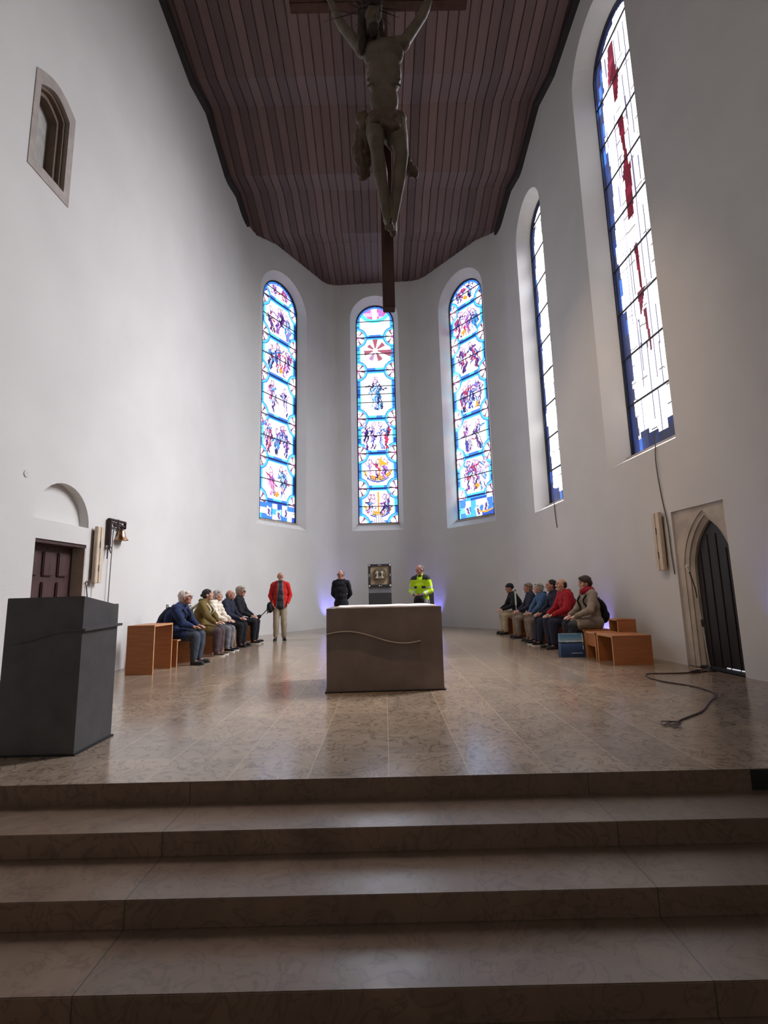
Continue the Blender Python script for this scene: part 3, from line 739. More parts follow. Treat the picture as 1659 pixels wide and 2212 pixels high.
# ------------------------------------------------------------ bell on its bracket
def to(fr, u, z, d): return fr.p(u, z, -d)
t = empty('bell', FLW.p(-0.42, 1.85, 0), label='small bronze bell hanging from a wrought iron bracket on the left wall', cat='bell')
ub = -0.42
bm = NB(); wallbox(bm, FLW, ub-0.028, ub+0.028, 2.02, 2.46, -0.075, -0.015)
wallbox(bm, FLW, ub-0.02, ub+0.44, 2.425, 2.46, -0.075, -0.035); wallbox(bm, FLW, ub+0.405, ub+0.44, 2.33, 2.44, -0.075, -0.035)
at(t, obj('bracket', bm, M['iron'], t, bevel=0.006))
for a, b, c in (((0, 2.04), (-0.045, 1.96), (-0.05, 1.95)), ((0, 2.03), (-0.01, 1.9), (-0.02, 1.80)), ((0, 2.04), (0.04, 1.95), (0.07, 1.90)), ((0, 2.05), (0.05, 2.0), (0.10, 1.97))):
    bm = NB(); tube(bm, [FLW.p(ub+p[0], p[1], -0.05) for p in (a, b, c)], [0.012, 0.009, 0.007], 6); at(t, obj('scroll', bm, M['iron'], t))
bm = NB(); tube(bm, [FLW.p(ub+0.10, 2.36, -0.055), FLW.p(ub+0.22, 2.36, -0.055), FLW.p(ub+0.42, 2.37, -0.055)], 0.016, 8)
tube(bm, [FLW.p(ub+0.22, 2.47, -0.055), FLW.p(ub+0.22, 2.34, -0.055), FLW.p(ub+0.17, 2.27, -0.055)], 0.012, 6)
bmesh.ops.create_icosphere(bm, subdivisions=2, radius=0.035, matrix=Matrix.Translation(FLW.p(ub+0.34, 2.36, -0.055))); bmesh.ops.create_icosphere(bm, subdivisions=2, radius=0.03, matrix=Matrix.Translation(FLW.p(ub+0.13, 2.36, -0.055)))
at(t, obj('yoke', bm, M['iron'], t))
bc = FLW.p(ub+0.33, 2.13, -0.055)
bm = NB(); lathe(bm, [(0.118, 0), (0.112, 0.012), (0.088, 0.045), (0.068, 0.09), (0.06, 0.13), (0.05, 0.165), (0.03, 0.19), (0.0, 0.195)], 28, tuple(bc)); at(t, obj('bell_body', bm, M['bronze'], t, smooth=True))
bm = NB(); bmesh.ops.create_icosphere(bm, subdivisions=2, radius=0.018, matrix=Matrix.Translation(bc+Vector((0.0, 0, 0.005)))); at(t, obj('clapper', bm, M['iron'], t))
bm = NB(); tube(bm, smooth_path([FLW.p(ub+0.10, 2.36, -0.06), FLW.p(ub+0.085, 2.1, -0.06), FLW.p(ub+0.08, 1.5, -0.055), FLW.p(ub+0.075, 0.55, -0.05)]), 0.007, 6); at(t, obj('pull_rope', bm, M['rope'], t))
# snuffer pole standing beside the door
t = empty('candle_snuffer', FLW.p(-0.86, 0, -0.06), label='thin dark candle snuffer pole leaning by the left door jamb', cat='candle snuffer')
bm = NB(); tube(bm, [FLW.p(-0.84, 0.0, -0.20), FLW.p(-0.86, 1.36, -0.02)], 0.007, 6); at(t, obj('pole', bm, M['iron'], t))
bm = NB(); c0 = FLW.p(-0.86, 1.40, -0.02); tube(bm, [c0+FLW.d*0.03*math.cos(a)+Vector((0, 0, 0.035*math.sin(a))) for a in [2*PI*k/12 for k in range(12)]], 0.006, 6, closed=True); at(t, obj('hook', bm, M['iron'], t))
bm = NB(); tube(bm, [FLW.p(-0.845, 0.90, -0.145), FLW.p(-0.855, 1.12, -0.115)], 0.014, 8); at(t, obj('grip', bm, M['iron'], t))

# cords that open the windows on the right wall
def cord(name, fr, pts, label, r=0.008):
    bm = NB(); tube(bm, smooth_path([fr.p(*p) for p in pts]), r, 6); o = obj(name, bm, M['rope']); setp(o, label, 'cord', 'window cords on the right wall'); return o
cord('window_cord', FRW, [(6.95, 3.60, -0.01), (6.90, 3.2, -0.03), (6.93, 2.6, -0.02), (7.0, 2.15, -0.02), (7.02, 1.6, -0.02), (7.04, 1.35, -0.02)], 'long dark window cord hanging from the large right window down beside the pointed door')
cord('window_cord', FRW, [(2.80, 3.38, -0.01), (2.82, 3.0, -0.02), (2.86, 2.62, -0.015)], 'short dark window cord hanging below the far right window', 0.010)

# ------------------------------------------------------------ altar
t = empty('altar', (-0.01, 6.24, 0), label='dark brown block altar with a curved bronze wave line across its front', cat='altar')
A0, A1, AD, AH = -0.72, 0.69, 1.05, 0.99
ang = math.atan2(0.05, 1.41)
def arot(o): o.data.transform(Matrix.Translation(-Vector((-0.01, 6.24, 0)))); return o
t.rotation_euler.z = ang
bm = NB(); box(bm, A0, A1, 6.24, 6.24+AD, 0.012, AH); arot(obj('block', bm, M['altar'], t, bevel=0.004))
bm = NB(); box(bm, A0-0.02, A1+0.02, 6.235, 6.24+AD, 0, 0.014); arot(obj('plinth', bm, M['joint_black'], t))
def wavez(s): return 0.665+0.03-0.075*(1-math.cos(0))+0.0
def wave_curve(n=40):
    pts = []
    for k in range(n+1):
        s = k/n; x = A0-0.004+s*1.145
        # rises gently, dips to the right, ends turning up
        z = 0.655 + 0.068*math.sin(s*2*PI*0.83+0.45) - 0.028*s
        pts.append((x, z))
    return pts
bm = NB(); WC = wave_curve(); rows = []
for x, z in WC:
    rows.append([bm.verts.new(p) for p in ((x, 6.245, z+0.004), (x, 6.185, z+0.004), (x, 6.185, z-0.003), (x, 6.245, z-0.010))])
for a, b in zip(rows, rows[1:]):
    for i in range(4): bm.faces.new((a[i], a[(i+1) % 4], b[(i+1) % 4], b[i]))
bm.faces.new(rows[0]); bm.faces.new(rows[-1][::-1])
arot(obj('wave_ledge', bm, M['wave'], t))
# cloth lying on top
c = empty('altar_cloth', (0.0, 6.85, AH), label='white linen cloth lying flat on the altar top', cat='altar cloth')
def sheet(x0, x1, y0, y1, z, nx, ny, amp, seed, thick=0.012):
    bm = NB(); g = []
    for j in range(ny+1):
        row = []
        for i in range(nx+1):
            x = x0+(x1-x0)*i/nx; y = y0+(y1-y0)*j/ny
            row.append(bm.verts.new((x, y, z+thick+amp*abs(noise.noise(Vector((x*3.1+seed, y*3.1, seed)))))))
        g.append(row)
    lo = [[bm.verts.new((v.co.x, v.co.y, z)) for v in r] for r in g]
    for j in range(ny):
        for i in range(nx):
            bm.faces.new((g[j][i], g[j][i+1], g[j+1][i+1], g[j+1][i])); bm.faces.new((lo[j][i], lo[j+1][i], lo[j+1][i+1], lo[j][i+1]))
    for j in range(ny):
        bm.faces.new((g[j][0], g[j+1][0], lo[j+1][0], lo[j][0])); bm.faces.new((g[j][nx], lo[j][nx], lo[j+1][nx], g[j+1][nx]))
    for i in range(nx):
        bm.faces.new((g[0][i], lo[0][i], lo[0][i+1], g[0][i+1])); bm.faces.new((g[ny][i], g[ny][i+1], lo[ny][i+1], lo[ny][i]))
    return bm
bm = sheet(-0.63, 0.62, -0.52, 0.40, 0.0, 40, 20, 0.012, 3); c.rotation_euler.z = ang
obj('cloth', bm, M['cloth'], c, smooth=True); bm = sheet(-0.63, 0.62, -0.535, -0.50, 0.0, 40, 1, 0.008, 5, 0.008); obj('hem', bm, M['cloth'], c)

# ------------------------------------------------------------ lectern
t = empty('lectern', (-2.68, 4.30, 0), label='tall dark grey slate lectern with a sloping top at the left front', cat='lectern')
def lec():
    bm = NB(); x0, x1, y0, y1 = -3.0, -2.39, 4.03, 4.56
    v = [bm.verts.new(p) for p in ((x0, y0, 0.012), (x1, y0, 0.012), (x1, y1, 0.012), (x0, y1, 0.012), (x0, y0, 1.19), (x1, y0, 1.195), (x1, y1-0.03, 1.118), (x0, y1-0.03, 1.113), (x0, y1, 1.118), (x1, y1, 1.125))]
    for f in ((0, 3, 2, 1), (0, 1, 5, 4), (4, 5, 6, 7), (7, 6, 9, 8), (3, 8, 9, 2)): bm.faces.new([v[i] for i in f])
    bm.faces.new([v[i] for i in (1, 2, 9, 6, 5)]); bm.faces.new([v[i] for i in (0, 4, 7, 8, 3)])
    return bm
at(t, obj('block', lec(), M['slate'], t, bevel=0.003))
bm = NB(); box(bm, -3.01, -2.375, 4.02, 4.575, 0, 0.014); at(t, obj('plinth', bm, M['joint_black'], t))
# wave ledge that wraps the front and the right side
def ledge(path, th=0.018, outw=0.035):
    bm = NB(); rows = []
    for (p, n) in path:
        p = Vector(p); n = Vector(n)
        rows.append([bm.verts.new(q) for q in (p-n*0.01+Vector((0, 0, th/2)), p+n*outw+Vector((0, 0, th/2)), p+n*outw-Vector((0, 0, th/2)), p-n*0.01-Vector((0, 0, th/2)))])
    for a, b in zip(rows, rows[1:]):
        for i in range(4): bm.faces.new((a[i], a[(i+1) % 4], b[(i+1) % 4], b[i]))
    bm.faces.new(rows[0]); bm.faces.new(rows[-1][::-1]); return bm
path = []
for k in range(21):
    s = k/20; path.append(((-2.93+0.54*s, 4.03, 0.845+0.085*(0.5-0.5*math.cos(PI*min(1, s*1.15)))), (0, -1, 0)))
at(t, obj('wave_ledge', ledge(path, 0.014, 0.012), M['slate'], t))
path = [((-2.39, 4.02+0.57*s, 0.93+0.012*s), (1, 0, 0)) for s in [k/8 for k in range(9)]]
at(t, obj('side_ledge', ledge(path, 0.022, 0.03), M['slate'], t, bevel=0.003))

# ------------------------------------------------------------ tabernacle in the apse
TX, TY = -0.14, 14.6
t = empty('tabernacle', (TX, TY+0.2, 0), label='square tabernacle with gold relief disc in a dark studded frame on a grey stele', cat='tabernacle')
bm = NB(); box(bm, TX-0.33, TX+0.33, TY, TY+0.45, 0, 1.16); at(t, obj('stele', bm, M['slate_dark'], t, bevel=0.005))
bm = NB(); box(bm, TX-0.33, TX+0.33, TY-0.0, TY+0.45, 1.16, 1.33); at(t, obj('neck', bm, M['mid_grey'], t, bevel=0.004))
bm = NB(); z0, z1, x0, x1, f = 1.33, 1.99, TX-0.335, TX+0.335, 0.07
for a in ((x0, x1, z0, z0+f), (x0, x1, z1-f, z1), (x0, x0+f, z0+f, z1-f), (x1-f, x1, z0+f, z1-f)): box(bm, a[0], a[1], TY-0.03, TY+0.42, a[2], a[3])
at(t, obj('frame', bm, M['frame_dark'], t))
bm = NB(); box(bm, x0+f, x1-f, TY-0.005, TY+0.40, z0+f, z1-f); at(t, obj('door_panel', bm, M['gold'], t))
cx, cz = TX, (z0+z1)/2
bm = NB(); n = 40; ring = []
vv = [bm.verts.new((cx+(0.205+0.014*((k % 2)*2-1))*math.cos(2*PI*k/n), TY-0.03, cz+(0.225+0.014*((k % 2)*2-1))*math.sin(2*PI*k/n))) for k in range(n)]
v2 = [bm.verts.new((v.co.x, TY, v.co.z)) for v in vv]; bm.faces.new(vv)
for k in range(n): bm.faces.new((vv[k], vv[(k+1) % n], v2[(k+1) % n], v2[k]))
at(t, obj('relief_disc', bm, M['dark_gold'], t))
for s in (-1, 1):
    bm = NB()
    pts = [(0.035, 0.10), (0.07, 0.135), (0.10, 0.12), (0.13, 0.03), (0.115, 0.035), (0.09, 0.09), (0.085, 0.0), (0.125, -0.075), (0.04, -0.085), (0.055, 0.0), (0.05, 0.06)]
    a = [bm.verts.new((cx+s*x, TY-0.055, cz+z)) for x, z in pts]; b = [bm.verts.new((cx+s*x, TY-0.03, cz+z)) for x, z in pts]
    bm.faces.new(a)
    for k in range(len(pts)): bm.faces.new((a[k], a[(k+1) % len(pts)], b[(k+1) % len(pts)], b[k]))
    at(t, obj('relief_figure', bm, M['silver'], t))
bm = NB(); box(bm, cx-0.03, cx+0.03, TY-0.05, TY-0.03, cz-0.09, cz-0.02); at(t, obj('relief_chalice', bm, M['gold'], t))
for dx, dz, r in ((-0.3, 0.295, .026), (0.3, 0.295, .026), (-0.3, -0.295, .026), (0.3, -0.295, .028), (-0.02, 0.295, .018), (0.035, 0.295, .014), (-0.01, -0.295, .020), (0.04, -0.295, .013), (-0.3, 0.02, .018), (-0.3, -0.03, .012), (0.3, 0.03, .014), (0.3, -0.01, .014)):
    bm = NB(); bmesh.ops.create_icosphere(bm, subdivisions=2, radius=r, matrix=Matrix.Translation((cx+dx, TY-0.034, cz+dz)) @ Matrix.Diagonal((1, 0.5, 1, 1))); at(t, obj('stud', bm, M['silver'], t))
# narrow dark stele beside the man in yellow
t = empty('stone_stele', (1.22, 13.6, 0), label='narrow dark grey stele standing behind the man in the yellow jacket', cat='stele')
bm = NB(); box(bm, 1.14, 1.30, 13.5, 13.75, 0.03, 1.30); at(t, obj('shaft', bm, M['slate_dark'], t, bevel=0.004))
bm = NB(); box(bm, 1.10, 1.34, 13.46, 13.79, 0, 0.03); at(t, obj('base_plate', bm, M['joint_black'], t))

# ------------------------------------------------------------ wooden stools
def stool(name, w, d, h, th, label, loc, rz=0, group='wooden box stools along the walls', apron=False, cat='stool'):
    """w along the wall (local y), d out from the wall (local x), open at front and back"""
    r = empty(name, loc, rz, label, cat, group)
    bm = NB(); box(bm, -d/2, d/2, -w/2, w/2, h-th, h); o = obj('seat', bm, M['wood'], r, bevel=0.002)
    for s in (-1, 1):
        bm = NB(); y = s*(w/2-th/2); box(bm, -d/2, d/2, y-th/2, y+th/2, 0, h-th); obj('side_panel', bm, M['wood'], r, bevel=0.002)
    for sx in (-1, 1):
        bm = NB(); x = sx*(d/2+0.001)
        for s in (-1, 1): y = s*(w/2-th/2); box(bm, x-0.002, x+0.002, y-th/2, y+th/2, 0.001, h)
        box(bm, x-0.002, x+0.002, -w/2, w/2, h-th, h); obj('edge_band', bm, M['wood_edge'], r)
    if apron:
        bm = NB(); box(bm, -d/2+0.01, -d/2+0.03, -w/2+th, w/2-th, h*0.48, h-th); obj('apron', bm, M['wood'], r)
    return r
stool('tall_stool', 0.66, 0.42, 0.745, 0.025, 'tall open box stool in orange wood, nearest on the left, beside the man in navy', (-3.81, 8.31, 0), math.radians(-1), cat='stool')
for (x, y, w_, lab) in ((-3.80, 9.08, 0.62, 'low orange wooden stool under the white-haired man in navy'), (-3.82, 10.28, 0.66, 'low orange wooden stool under the woman in the olive coat'), (-3.84, 11.05, 0.62, 'low orange wooden stool under the person in the cream puffer jacket'),
                        (-3.86, 11.95, 0.62, 'low orange wooden stool under the balding man in dark navy on the left'), (-3.88, 12.75, 0.62, 'low orange wooden stool under the grey-haired person in black'), (-3.80, 13.85, 0.62, 'empty low orange wooden stool at the far end of the left row')):
    stool('wooden_stool', w_, 0.5, 0.45, 0.025, lab, (x, y, 0), math.radians(-2))
stool('wooden_stool', 0.55, 0.60, 0.44, 0.03, 'empty low orange wooden stool nearest on the right, in front of the pointed door', (3.75, 8.13, 0), math.radians(1))
stool('wooden_stool', 0.40, 0.42, 0.44, 0.025, 'orange wooden stool with a front apron between the nearest right stool and the carrier bag', (3.64, 8.62, 0), 0, apron=True)
stool('tall_stool', 0.34, 0.30, 0.64, 0.025, 'taller orange wooden box stool against the right wall behind the nearest stool', (4.03, 8.72, 0), 0)
for (x, y, lab) in ((3.74, 9.33, 'orange wooden stool under the person with the red scarf'), (3.70, 10.25, 'orange wooden stool under the bald man in the red jacket'), (3.68, 10.95, 'orange wooden stool under the man hidden behind the red jacket'),
                    (3.66, 11.62, 'orange wooden stool under the person in the blue jacket'), (3.62, 12.55, 'orange wooden stool under the grey-haired person beside the blue jacket'), (3.58, 13.72, 'orange wooden stool under the man in the black beanie')):
    stool('wooden_stool', 0.58, 0.50, 0.44, 0.025, lab, (x, y, 0), math.radians(2))

# ------------------------------------------------------------ LED uplights that tint the wall blue
def uplight(x, y, label, aim, power=1.0):
    t = empty('floor_uplight', (x, y, 0), label=label, cat='uplight', group='blue floor uplights along the walls')
    bm = NB(); lathe(bm, [(0.05, 0), (0.055, 0.01), (0.055, 0.09), (0.045, 0.10)], 20); obj('housing', bm, M['black_metal'], t)
    bm = NB(); lathe(bm, [(0.042, 0.101), (0.040, 0.104)], 20); obj('lens', bm, emis('blue_led_lens', (0.25, 0.22, 1.0), 6.0), t)
    L = bpy.data.lights.new('blue_led', 'SPOT'); L.energy = LED_POWER*power; L.color = (0.22, 0.20, 1.0); L.spot_size = math.radians(75); L.spot_blend = 0.9; L.shadow_soft_size = 0.03
    lo = bpy.data.objects.new('blue_led', L); COL.objects.link(lo); lo.parent = t; lo.location = (0, 0, 0.12)
    lo.rotation_euler = Vector((aim[0], aim[1], 1.0)).to_track_quat('-Z', 'Y').to_euler()
uplight(-1.86, 17.55, 'blue floor uplight in the left back corner of the apse behind the altar', (-0.10, 0.35), 1.5)
uplight(1.62, 17.30, 'blue floor uplight in the right back corner of the apse', (0.10, 0.35), 1.2)
uplight(3.74, 14.0, 'blue floor uplight at the corner behind the seated row on the right', (0.42, 0.15), 1.6)
uplight(4.18, 10.0, 'blue floor uplight by the right wall between the red jacket and the red scarf', (0.45, 0.05), 0.7)
uplight(4.50, 5.75, 'blue floor uplight by the right wall nearest the camera', (0.30, 0.0), 1.2)

# ------------------------------------------------------------ microphone stand and cable by the right door
MX, MY = 4.46, 7.16
t = empty('microphone_stand', (MX, MY, 0), label='thin steel microphone stand in front of the pointed door', cat='microphone stand')
bm = NB(); lathe(bm, [(0.068, 0), (0.072, 0.012), (0.05, 0.03), (0.02, 0.045), (0.014, 0.06)], 24); obj('base', bm, M['black_metal'], t, smooth=True)
bm = NB(); tube(bm, [(0, 0, 0.04), (-0.03, 0, 0.62)], 0.0085, 10); obj('lower_pole', bm, M['steel'], t)
bm = NB(); tube(bm, [(-0.028, 0, 0.60), (-0.032, 0, 0.70)], 0.016, 10); obj('clamp', bm, M['black_metal'], t)
bm = NB(); tube(bm, [(-0.03, 0, 0.66), (-0.06, 0, 1.02)], 0.0065, 10); obj('upper_pole', bm, M['steel'], t)
bm = NB(); tube(bm, [(-0.06, 0, 1.0), (-0.085, -0.02, 1.14), (-0.15, -0.03, 1.38)], 0.008, 8); obj('boom', bm, M['black_metal'], t)
bm = NB(); tube(bm, [(-0.145, -0.03, 1.37), (-0.185, -0.045, 1.45)], [0.012, 0.020], 12); obj('microphone', bm, M['white_plastic'], t)
cp = [(4.385, 7.13), (4.32, 7.10), (4.2, 7.05), (3.85, 7.02), (3.52, 7.02), (3.40, 6.75), (3.42, 6.45), (3.55, 6.2), (3.60, 5.9), (3.52, 5.6), (3.30, 5.35), (3.08, 5.08), (2.92, 4.9), (2.74, 4.76), (2.58, 4.64), (2.52, 4.58)]
bm = NB(); tube(bm, smooth_path([(x, y, 0.008) for x, y in cp], 5), 0.008, 6)
tube(bm, smooth_path([(4.40, 7.21, 0.01), (4.32, 7.22, 0.012), (4.22, 7.15, 0.010), (4.12, 7.07, 0.010)], 5), 0.007, 6)
setp(obj('microphone_cable', bm, M['cable'], smooth=True), 'brown cable snaking over the floor from the microphone stand', 'cable')
bm = NB(); rr = random.Random(4)
for k in range(5):
    x = 2.50-0.03*k; y = 4.50+0.02*k; tube(bm, smooth_path([(2.52, 4.58, 0.008), (x, y, 0.014), (x-0.06+rr.uniform(-.05, .05), y-0.07, 0.01), (x+rr.uniform(-.08, .08), y-0.12, 0.008)], 4), 0.004, 5)
setp(obj('cable_tie', bm, M['cable']), 'frayed end of loose dark strands at the end of the floor cable', 'cable tie')
t = empty('plug_connector', (4.2, 7.06, 0), label='small black plug connector on the cable near the pointed door', cat='plug')
bm = NB(); tube(bm, [(-0.06, 0.0, 0.016), (0.06, 0.015, 0.016)], 0.016, 8); obj('body', bm, M['black_metal'], t)
bm = NB(); tube(bm, [(0.06, 0.015, 0.016), (0.085, 0.018, 0.014)], 0.010, 8); obj('collar', bm, M['steel'], t)

#@@PEOPLE@@
# ------------------------------------------------------------ figures: bodies grown from tapered limbs into one skin
def cap_geo(bm, p0, p1, r0, r1, seg=12, rings=4):
    p0, p1 = Vector(p0), Vector(p1); d = p1-p0
    if d.length < 1e-5: d = Vector((0, 0, 1e-4))
    x, y, z = frame_of(d); rows = []
    for k in range(rings+1):
        a = -PI/2+PI/2*k/rings; rows.append((p0+z*math.sin(a)*r0, math.cos(a)*r0))
    for k in range(rings+1):
        a = PI/2*k/rings; rows.append((p1+z*math.sin(a)*r1, math.cos(a)*r1))
    R = []
    for c, r in rows: R.append([bm.verts.new(c+(x*math.cos(2*PI*i/seg)+y*math.sin(2*PI*i/seg))*max(r, 1e-4)) for i in range(seg)])
    for A, B in zip(R, R[1:]):
        for i in range(seg): bm.faces.new((A[i], A[(i+1) % seg], B[(i+1) % seg], B[i]))
    bm.faces.new(R[0][::-1]); bm.faces.new(R[-1])

def ell_geo(bm, c, r, rot=None):
    m = Matrix.Translation(Vector(c)) @ (rot.to_4x4() if rot else Matrix.Identity(4)) @ Matrix.Diagonal((r[0], r[1], r[2], 1))
    bmesh.ops.create_uvsphere(bm, u_segments=20, v_segments=12, radius=1.0, matrix=m)

def grow(prims, voxel, smooth=2, wrinkle=0.0, wscale=9.0, seed=0, puff=None, floor=None):
    """union of all primitives as one continuous surface"""
    bm = bmesh.new()
    for q in prims:
        if q[0] == 'c': cap_geo(bm, *q[1:])
        else: ell_geo(bm, *q[1:])
    me = bpy.data.meshes.new('tmp'); bm.to_mesh(me); bm.free()
    o = bpy.data.objects.new('tmp', me); COL.objects.link(o)
    m = o.modifiers.new('r', 'REMESH'); m.mode = 'VOXEL'; m.voxel_size = voxel
    if smooth: s = o.modifiers.new('s', 'SMOOTH'); s.factor = 0.5; s.iterations = smooth
    dg = bpy.context.evaluated_depsgraph_get()
    out = bpy.data.meshes.new_from_object(o.evaluated_get(dg))
    bpy.data.objects.remove(o); bpy.data.meshes.remove(me)
    if wrinkle or puff or floor is not None:
        n = len(out.vertices); co = np.empty(n*3, dtype=np.float32); out.vertices.foreach_get('co', co); co = co.reshape(-1, 3)
        no = np.empty(n*3, dtype=np.float32); out.vertices.foreach_get('normal', no); no = no.reshape(-1, 3)
        dsp = np.zeros(n)
        if wrinkle:
            for i in range(n):
                v = Vector((co[i][0]*wscale, co[i][1]*wscale, co[i][2]*wscale*0.6+seed*7.3)); a = noise.noise(v)
                dsp[i] = wrinkle*(1.6*abs(a)-0.3)
        if puff: dsp += puff[0]*(np.abs(np.sin(co[:, 2]*PI/puff[1]))**0.5-0.5)
        co = co+no*dsp[:, None]
        if floor is not None: co[:, 2] = np.maximum(co[:, 2], floor)
        out.vertices.foreach_set('co', co.astype(np.float32).ravel()); out.update()
    return out

def rotm(yaw=0, pitch=0, roll=0):
    return (Matrix.Rotation(yaw, 3, 'Z') @ Matrix.Rotation(pitch, 3, 'X') @ Matrix.Rotation(roll, 3, 'Y'))

def head_prims(H, Rm, k=1.0, beard=False):
    def P(x, y, z): return H+Rm @ Vector((x*k, y*k, z*k))
    pr = [('e', P(0, -.012, .028), (.076*k, .096*k, .088*k), Rm), ('e', P(0, .030, -.045), (.054*k, .058*k, .068*k), Rm), ('e', P(0, .045, .0), (.060*k, .046*k, .070*k), Rm),
          ('c', P(0, .092, .022), P(0, .110, -.012), .007*k, .013*k), ('c', P(-.012, .098, -.018), P(.012, .098, -.018), .009*k, .009*k),
          ('c', P(-.036, .084, .038), P(.036, .084, .038), .010*k, .010*k), ('c', P(-.018, .086, -.046), P(.018, .086, -.046), .0085*k, .0085*k),
          ('e', P(0, .075, -.088), (.022*k, .020*k, .018*k), Rm), ('e', P(.045, .062, -.012), (.020*k, .020*k, .022*k), Rm), ('e', P(-.045, .062, -.012), (.020*k, .020*k, .022*k), Rm)]
    for s in (-1, 1):
        pr.append(('e', P(s*.078, -.006, .0), (.010*k, .018*k, .030*k), Rm)); pr.append(('e', P(s*.074, .0, -.022), (.009*k, .011*k, .012*k), Rm))
        pr.append(('e', P(s*.030, .078, .018), (.013*k, .011*k, .009*k), Rm))
    return pr

def hand_prims(W, d, palm, k=1.0, side=1, curl=0.5):
    """W wrist, d direction of the hand, palm normal; four unequal fingers and a thumb from the palm's side"""
    d = Vector(d).normalized(); n = Vector(palm); n = (n-d*n.dot(d)).normalized(); s = d.cross(n)*side
    pr = [('c', W, W+d*.02*k, .024*k, .026*k)]
    for t in (-.026, -.009, .009, .026): pr.append(('c', W+d*.02*k+s*t*.7*k, W+d*.085*k+s*t*k, .014*k, .0115*k))
    for t, L in ((-.030, .064), (-.010, .078), (.011, .074), (.031, .058)):
        b = W+d*.085*k+s*t*1.05*k
        d1 = (d+n*curl*.7).normalized(); m1 = b+d1*L*.5*k
        d2 = (d+n*curl*1.9).normalized(); m2 = m1+d2*L*.5*k
        pr.append(('c', b, m1, .0098*k, .009*k)); pr.append(('c', m1, m2, .009*k, .0072*k))
    b = W+d*.03*k-s*.026*k; m1 = b+(d*.7-s*.75+n*.35).normalized()*.042*k; m2 = m1+(d*.95-s*.2+n*.5).normalized()*.034*k
    pr.append(('c', b, m1, .0135*k, .0105*k)); pr.append(('c', m1, m2, .0105*k, .008*k))
    return pr

def skeleton(kind, H=1.72, lean=0.06, sp=1.0, thigh=0.0, arms='lap', fat=1.0, knee=0.0, seat=0.45, armsR=None, spread=1.0, legfwd=0.0):
    k = H/1.72; J = {'k': k, 'fat': fat, 'kind': kind}
    V = lambda x, y, z: Vector((x, y, z))
    if kind == 'stand':
        hz = 0.93*k; J['pel'] = V(0, 0, hz); top = 1.43*k
        for s, n in ((-1, 'L'), (1, 'R')):
            J['hip'+n] = V(s*.085*k, 0, hz-.03); J['kn'+n] = V(s*.095*k*spread, .02, .50*k); J['an'+n] = V(s*.105*k*spread, -.02, .085*k); J['toe'+n] = V(s*.135*k*spread, .15*k, .035)
        J['chest'] = V(0, lean*.5, 1.22*k); J['neck'] = V(0, lean*.8-.01, 1.47*k); J['head'] = V(0, lean+.02, 1.608*k); sh = 1.405*k; shy = lean*.8
    else:
        hz = seat+.095; J['pel'] = V(0, 0, hz)
        for s, n in ((-1, 'L'), (1, 'R')):
            J['hip'+n] = V(s*.095*k, .02, hz); J['kn'+n] = V(s*.125*k*spread, (.44+thigh)*k, .485*k+knee); J['an'+n] = V(s*.12*k*spread, (.42+thigh+legfwd)*k, .085*k); J['toe'+n] = V(s*.15*k*spread, (.60+thigh+legfwd)*k, .035)
        J['chest'] = V(0, lean*.45, hz+.29*k*sp); J['neck'] = V(0, lean*.95, hz+.535*k*sp); J['head'] = V(0, lean*1.1+.03, hz+(.535*sp+.13)*k); sh = hz+.475*k*sp; shy = lean*.85
    for s, n in ((-1, 'L'), (1, 'R')):
        J['sh'+n] = V(s*.175*k*(.5+.5*fat), shy, sh)
        a = arms if n == 'L' else (armsR or arms)
        if a == 'lap': el, wr, hd = V(s*.25*k, shy+.10, sh-.25*k), V(s*.11*k, shy+.30*k, hz+.12*k), V(-s*.5, 1, -.25)
        elif a == 'knee': el, wr, hd = V(s*.24*k, shy+.14, sh-.24*k), V(s*.13*k, (.37+thigh)*k, hz+.115*k), V(-s*.2, 1, -.15)
        elif a == 'hang': el, wr, hd = V(s*.225*k, shy-.03, sh-.29*k), V(s*.225*k, shy+.04, sh-.54*k), V(0, .1, -1)
        elif a == 'pocket': el, wr, hd = V(s*.25*k, shy-.05, sh-.27*k), V(s*.19*k, shy+.06, sh-.46*k), V(-s*.2, .3, -1)
        elif a == 'behind': el, wr, hd = V(s*.222*k, shy-.13, sh-.27*k), V(s*.08*k, shy-.17, sh-.45*k), V(-s*.8, -.1, -.5)
        elif a == 'front': el, wr, hd = V(s*.235*k, shy+.0, sh-.27*k), V(s*.085*k, shy+.20*k, sh-.36*k), V(-s*1, .35, -.25)
        J['el'+n], J['wr'+n], J['hd'+n] = el, wr, hd
    return J

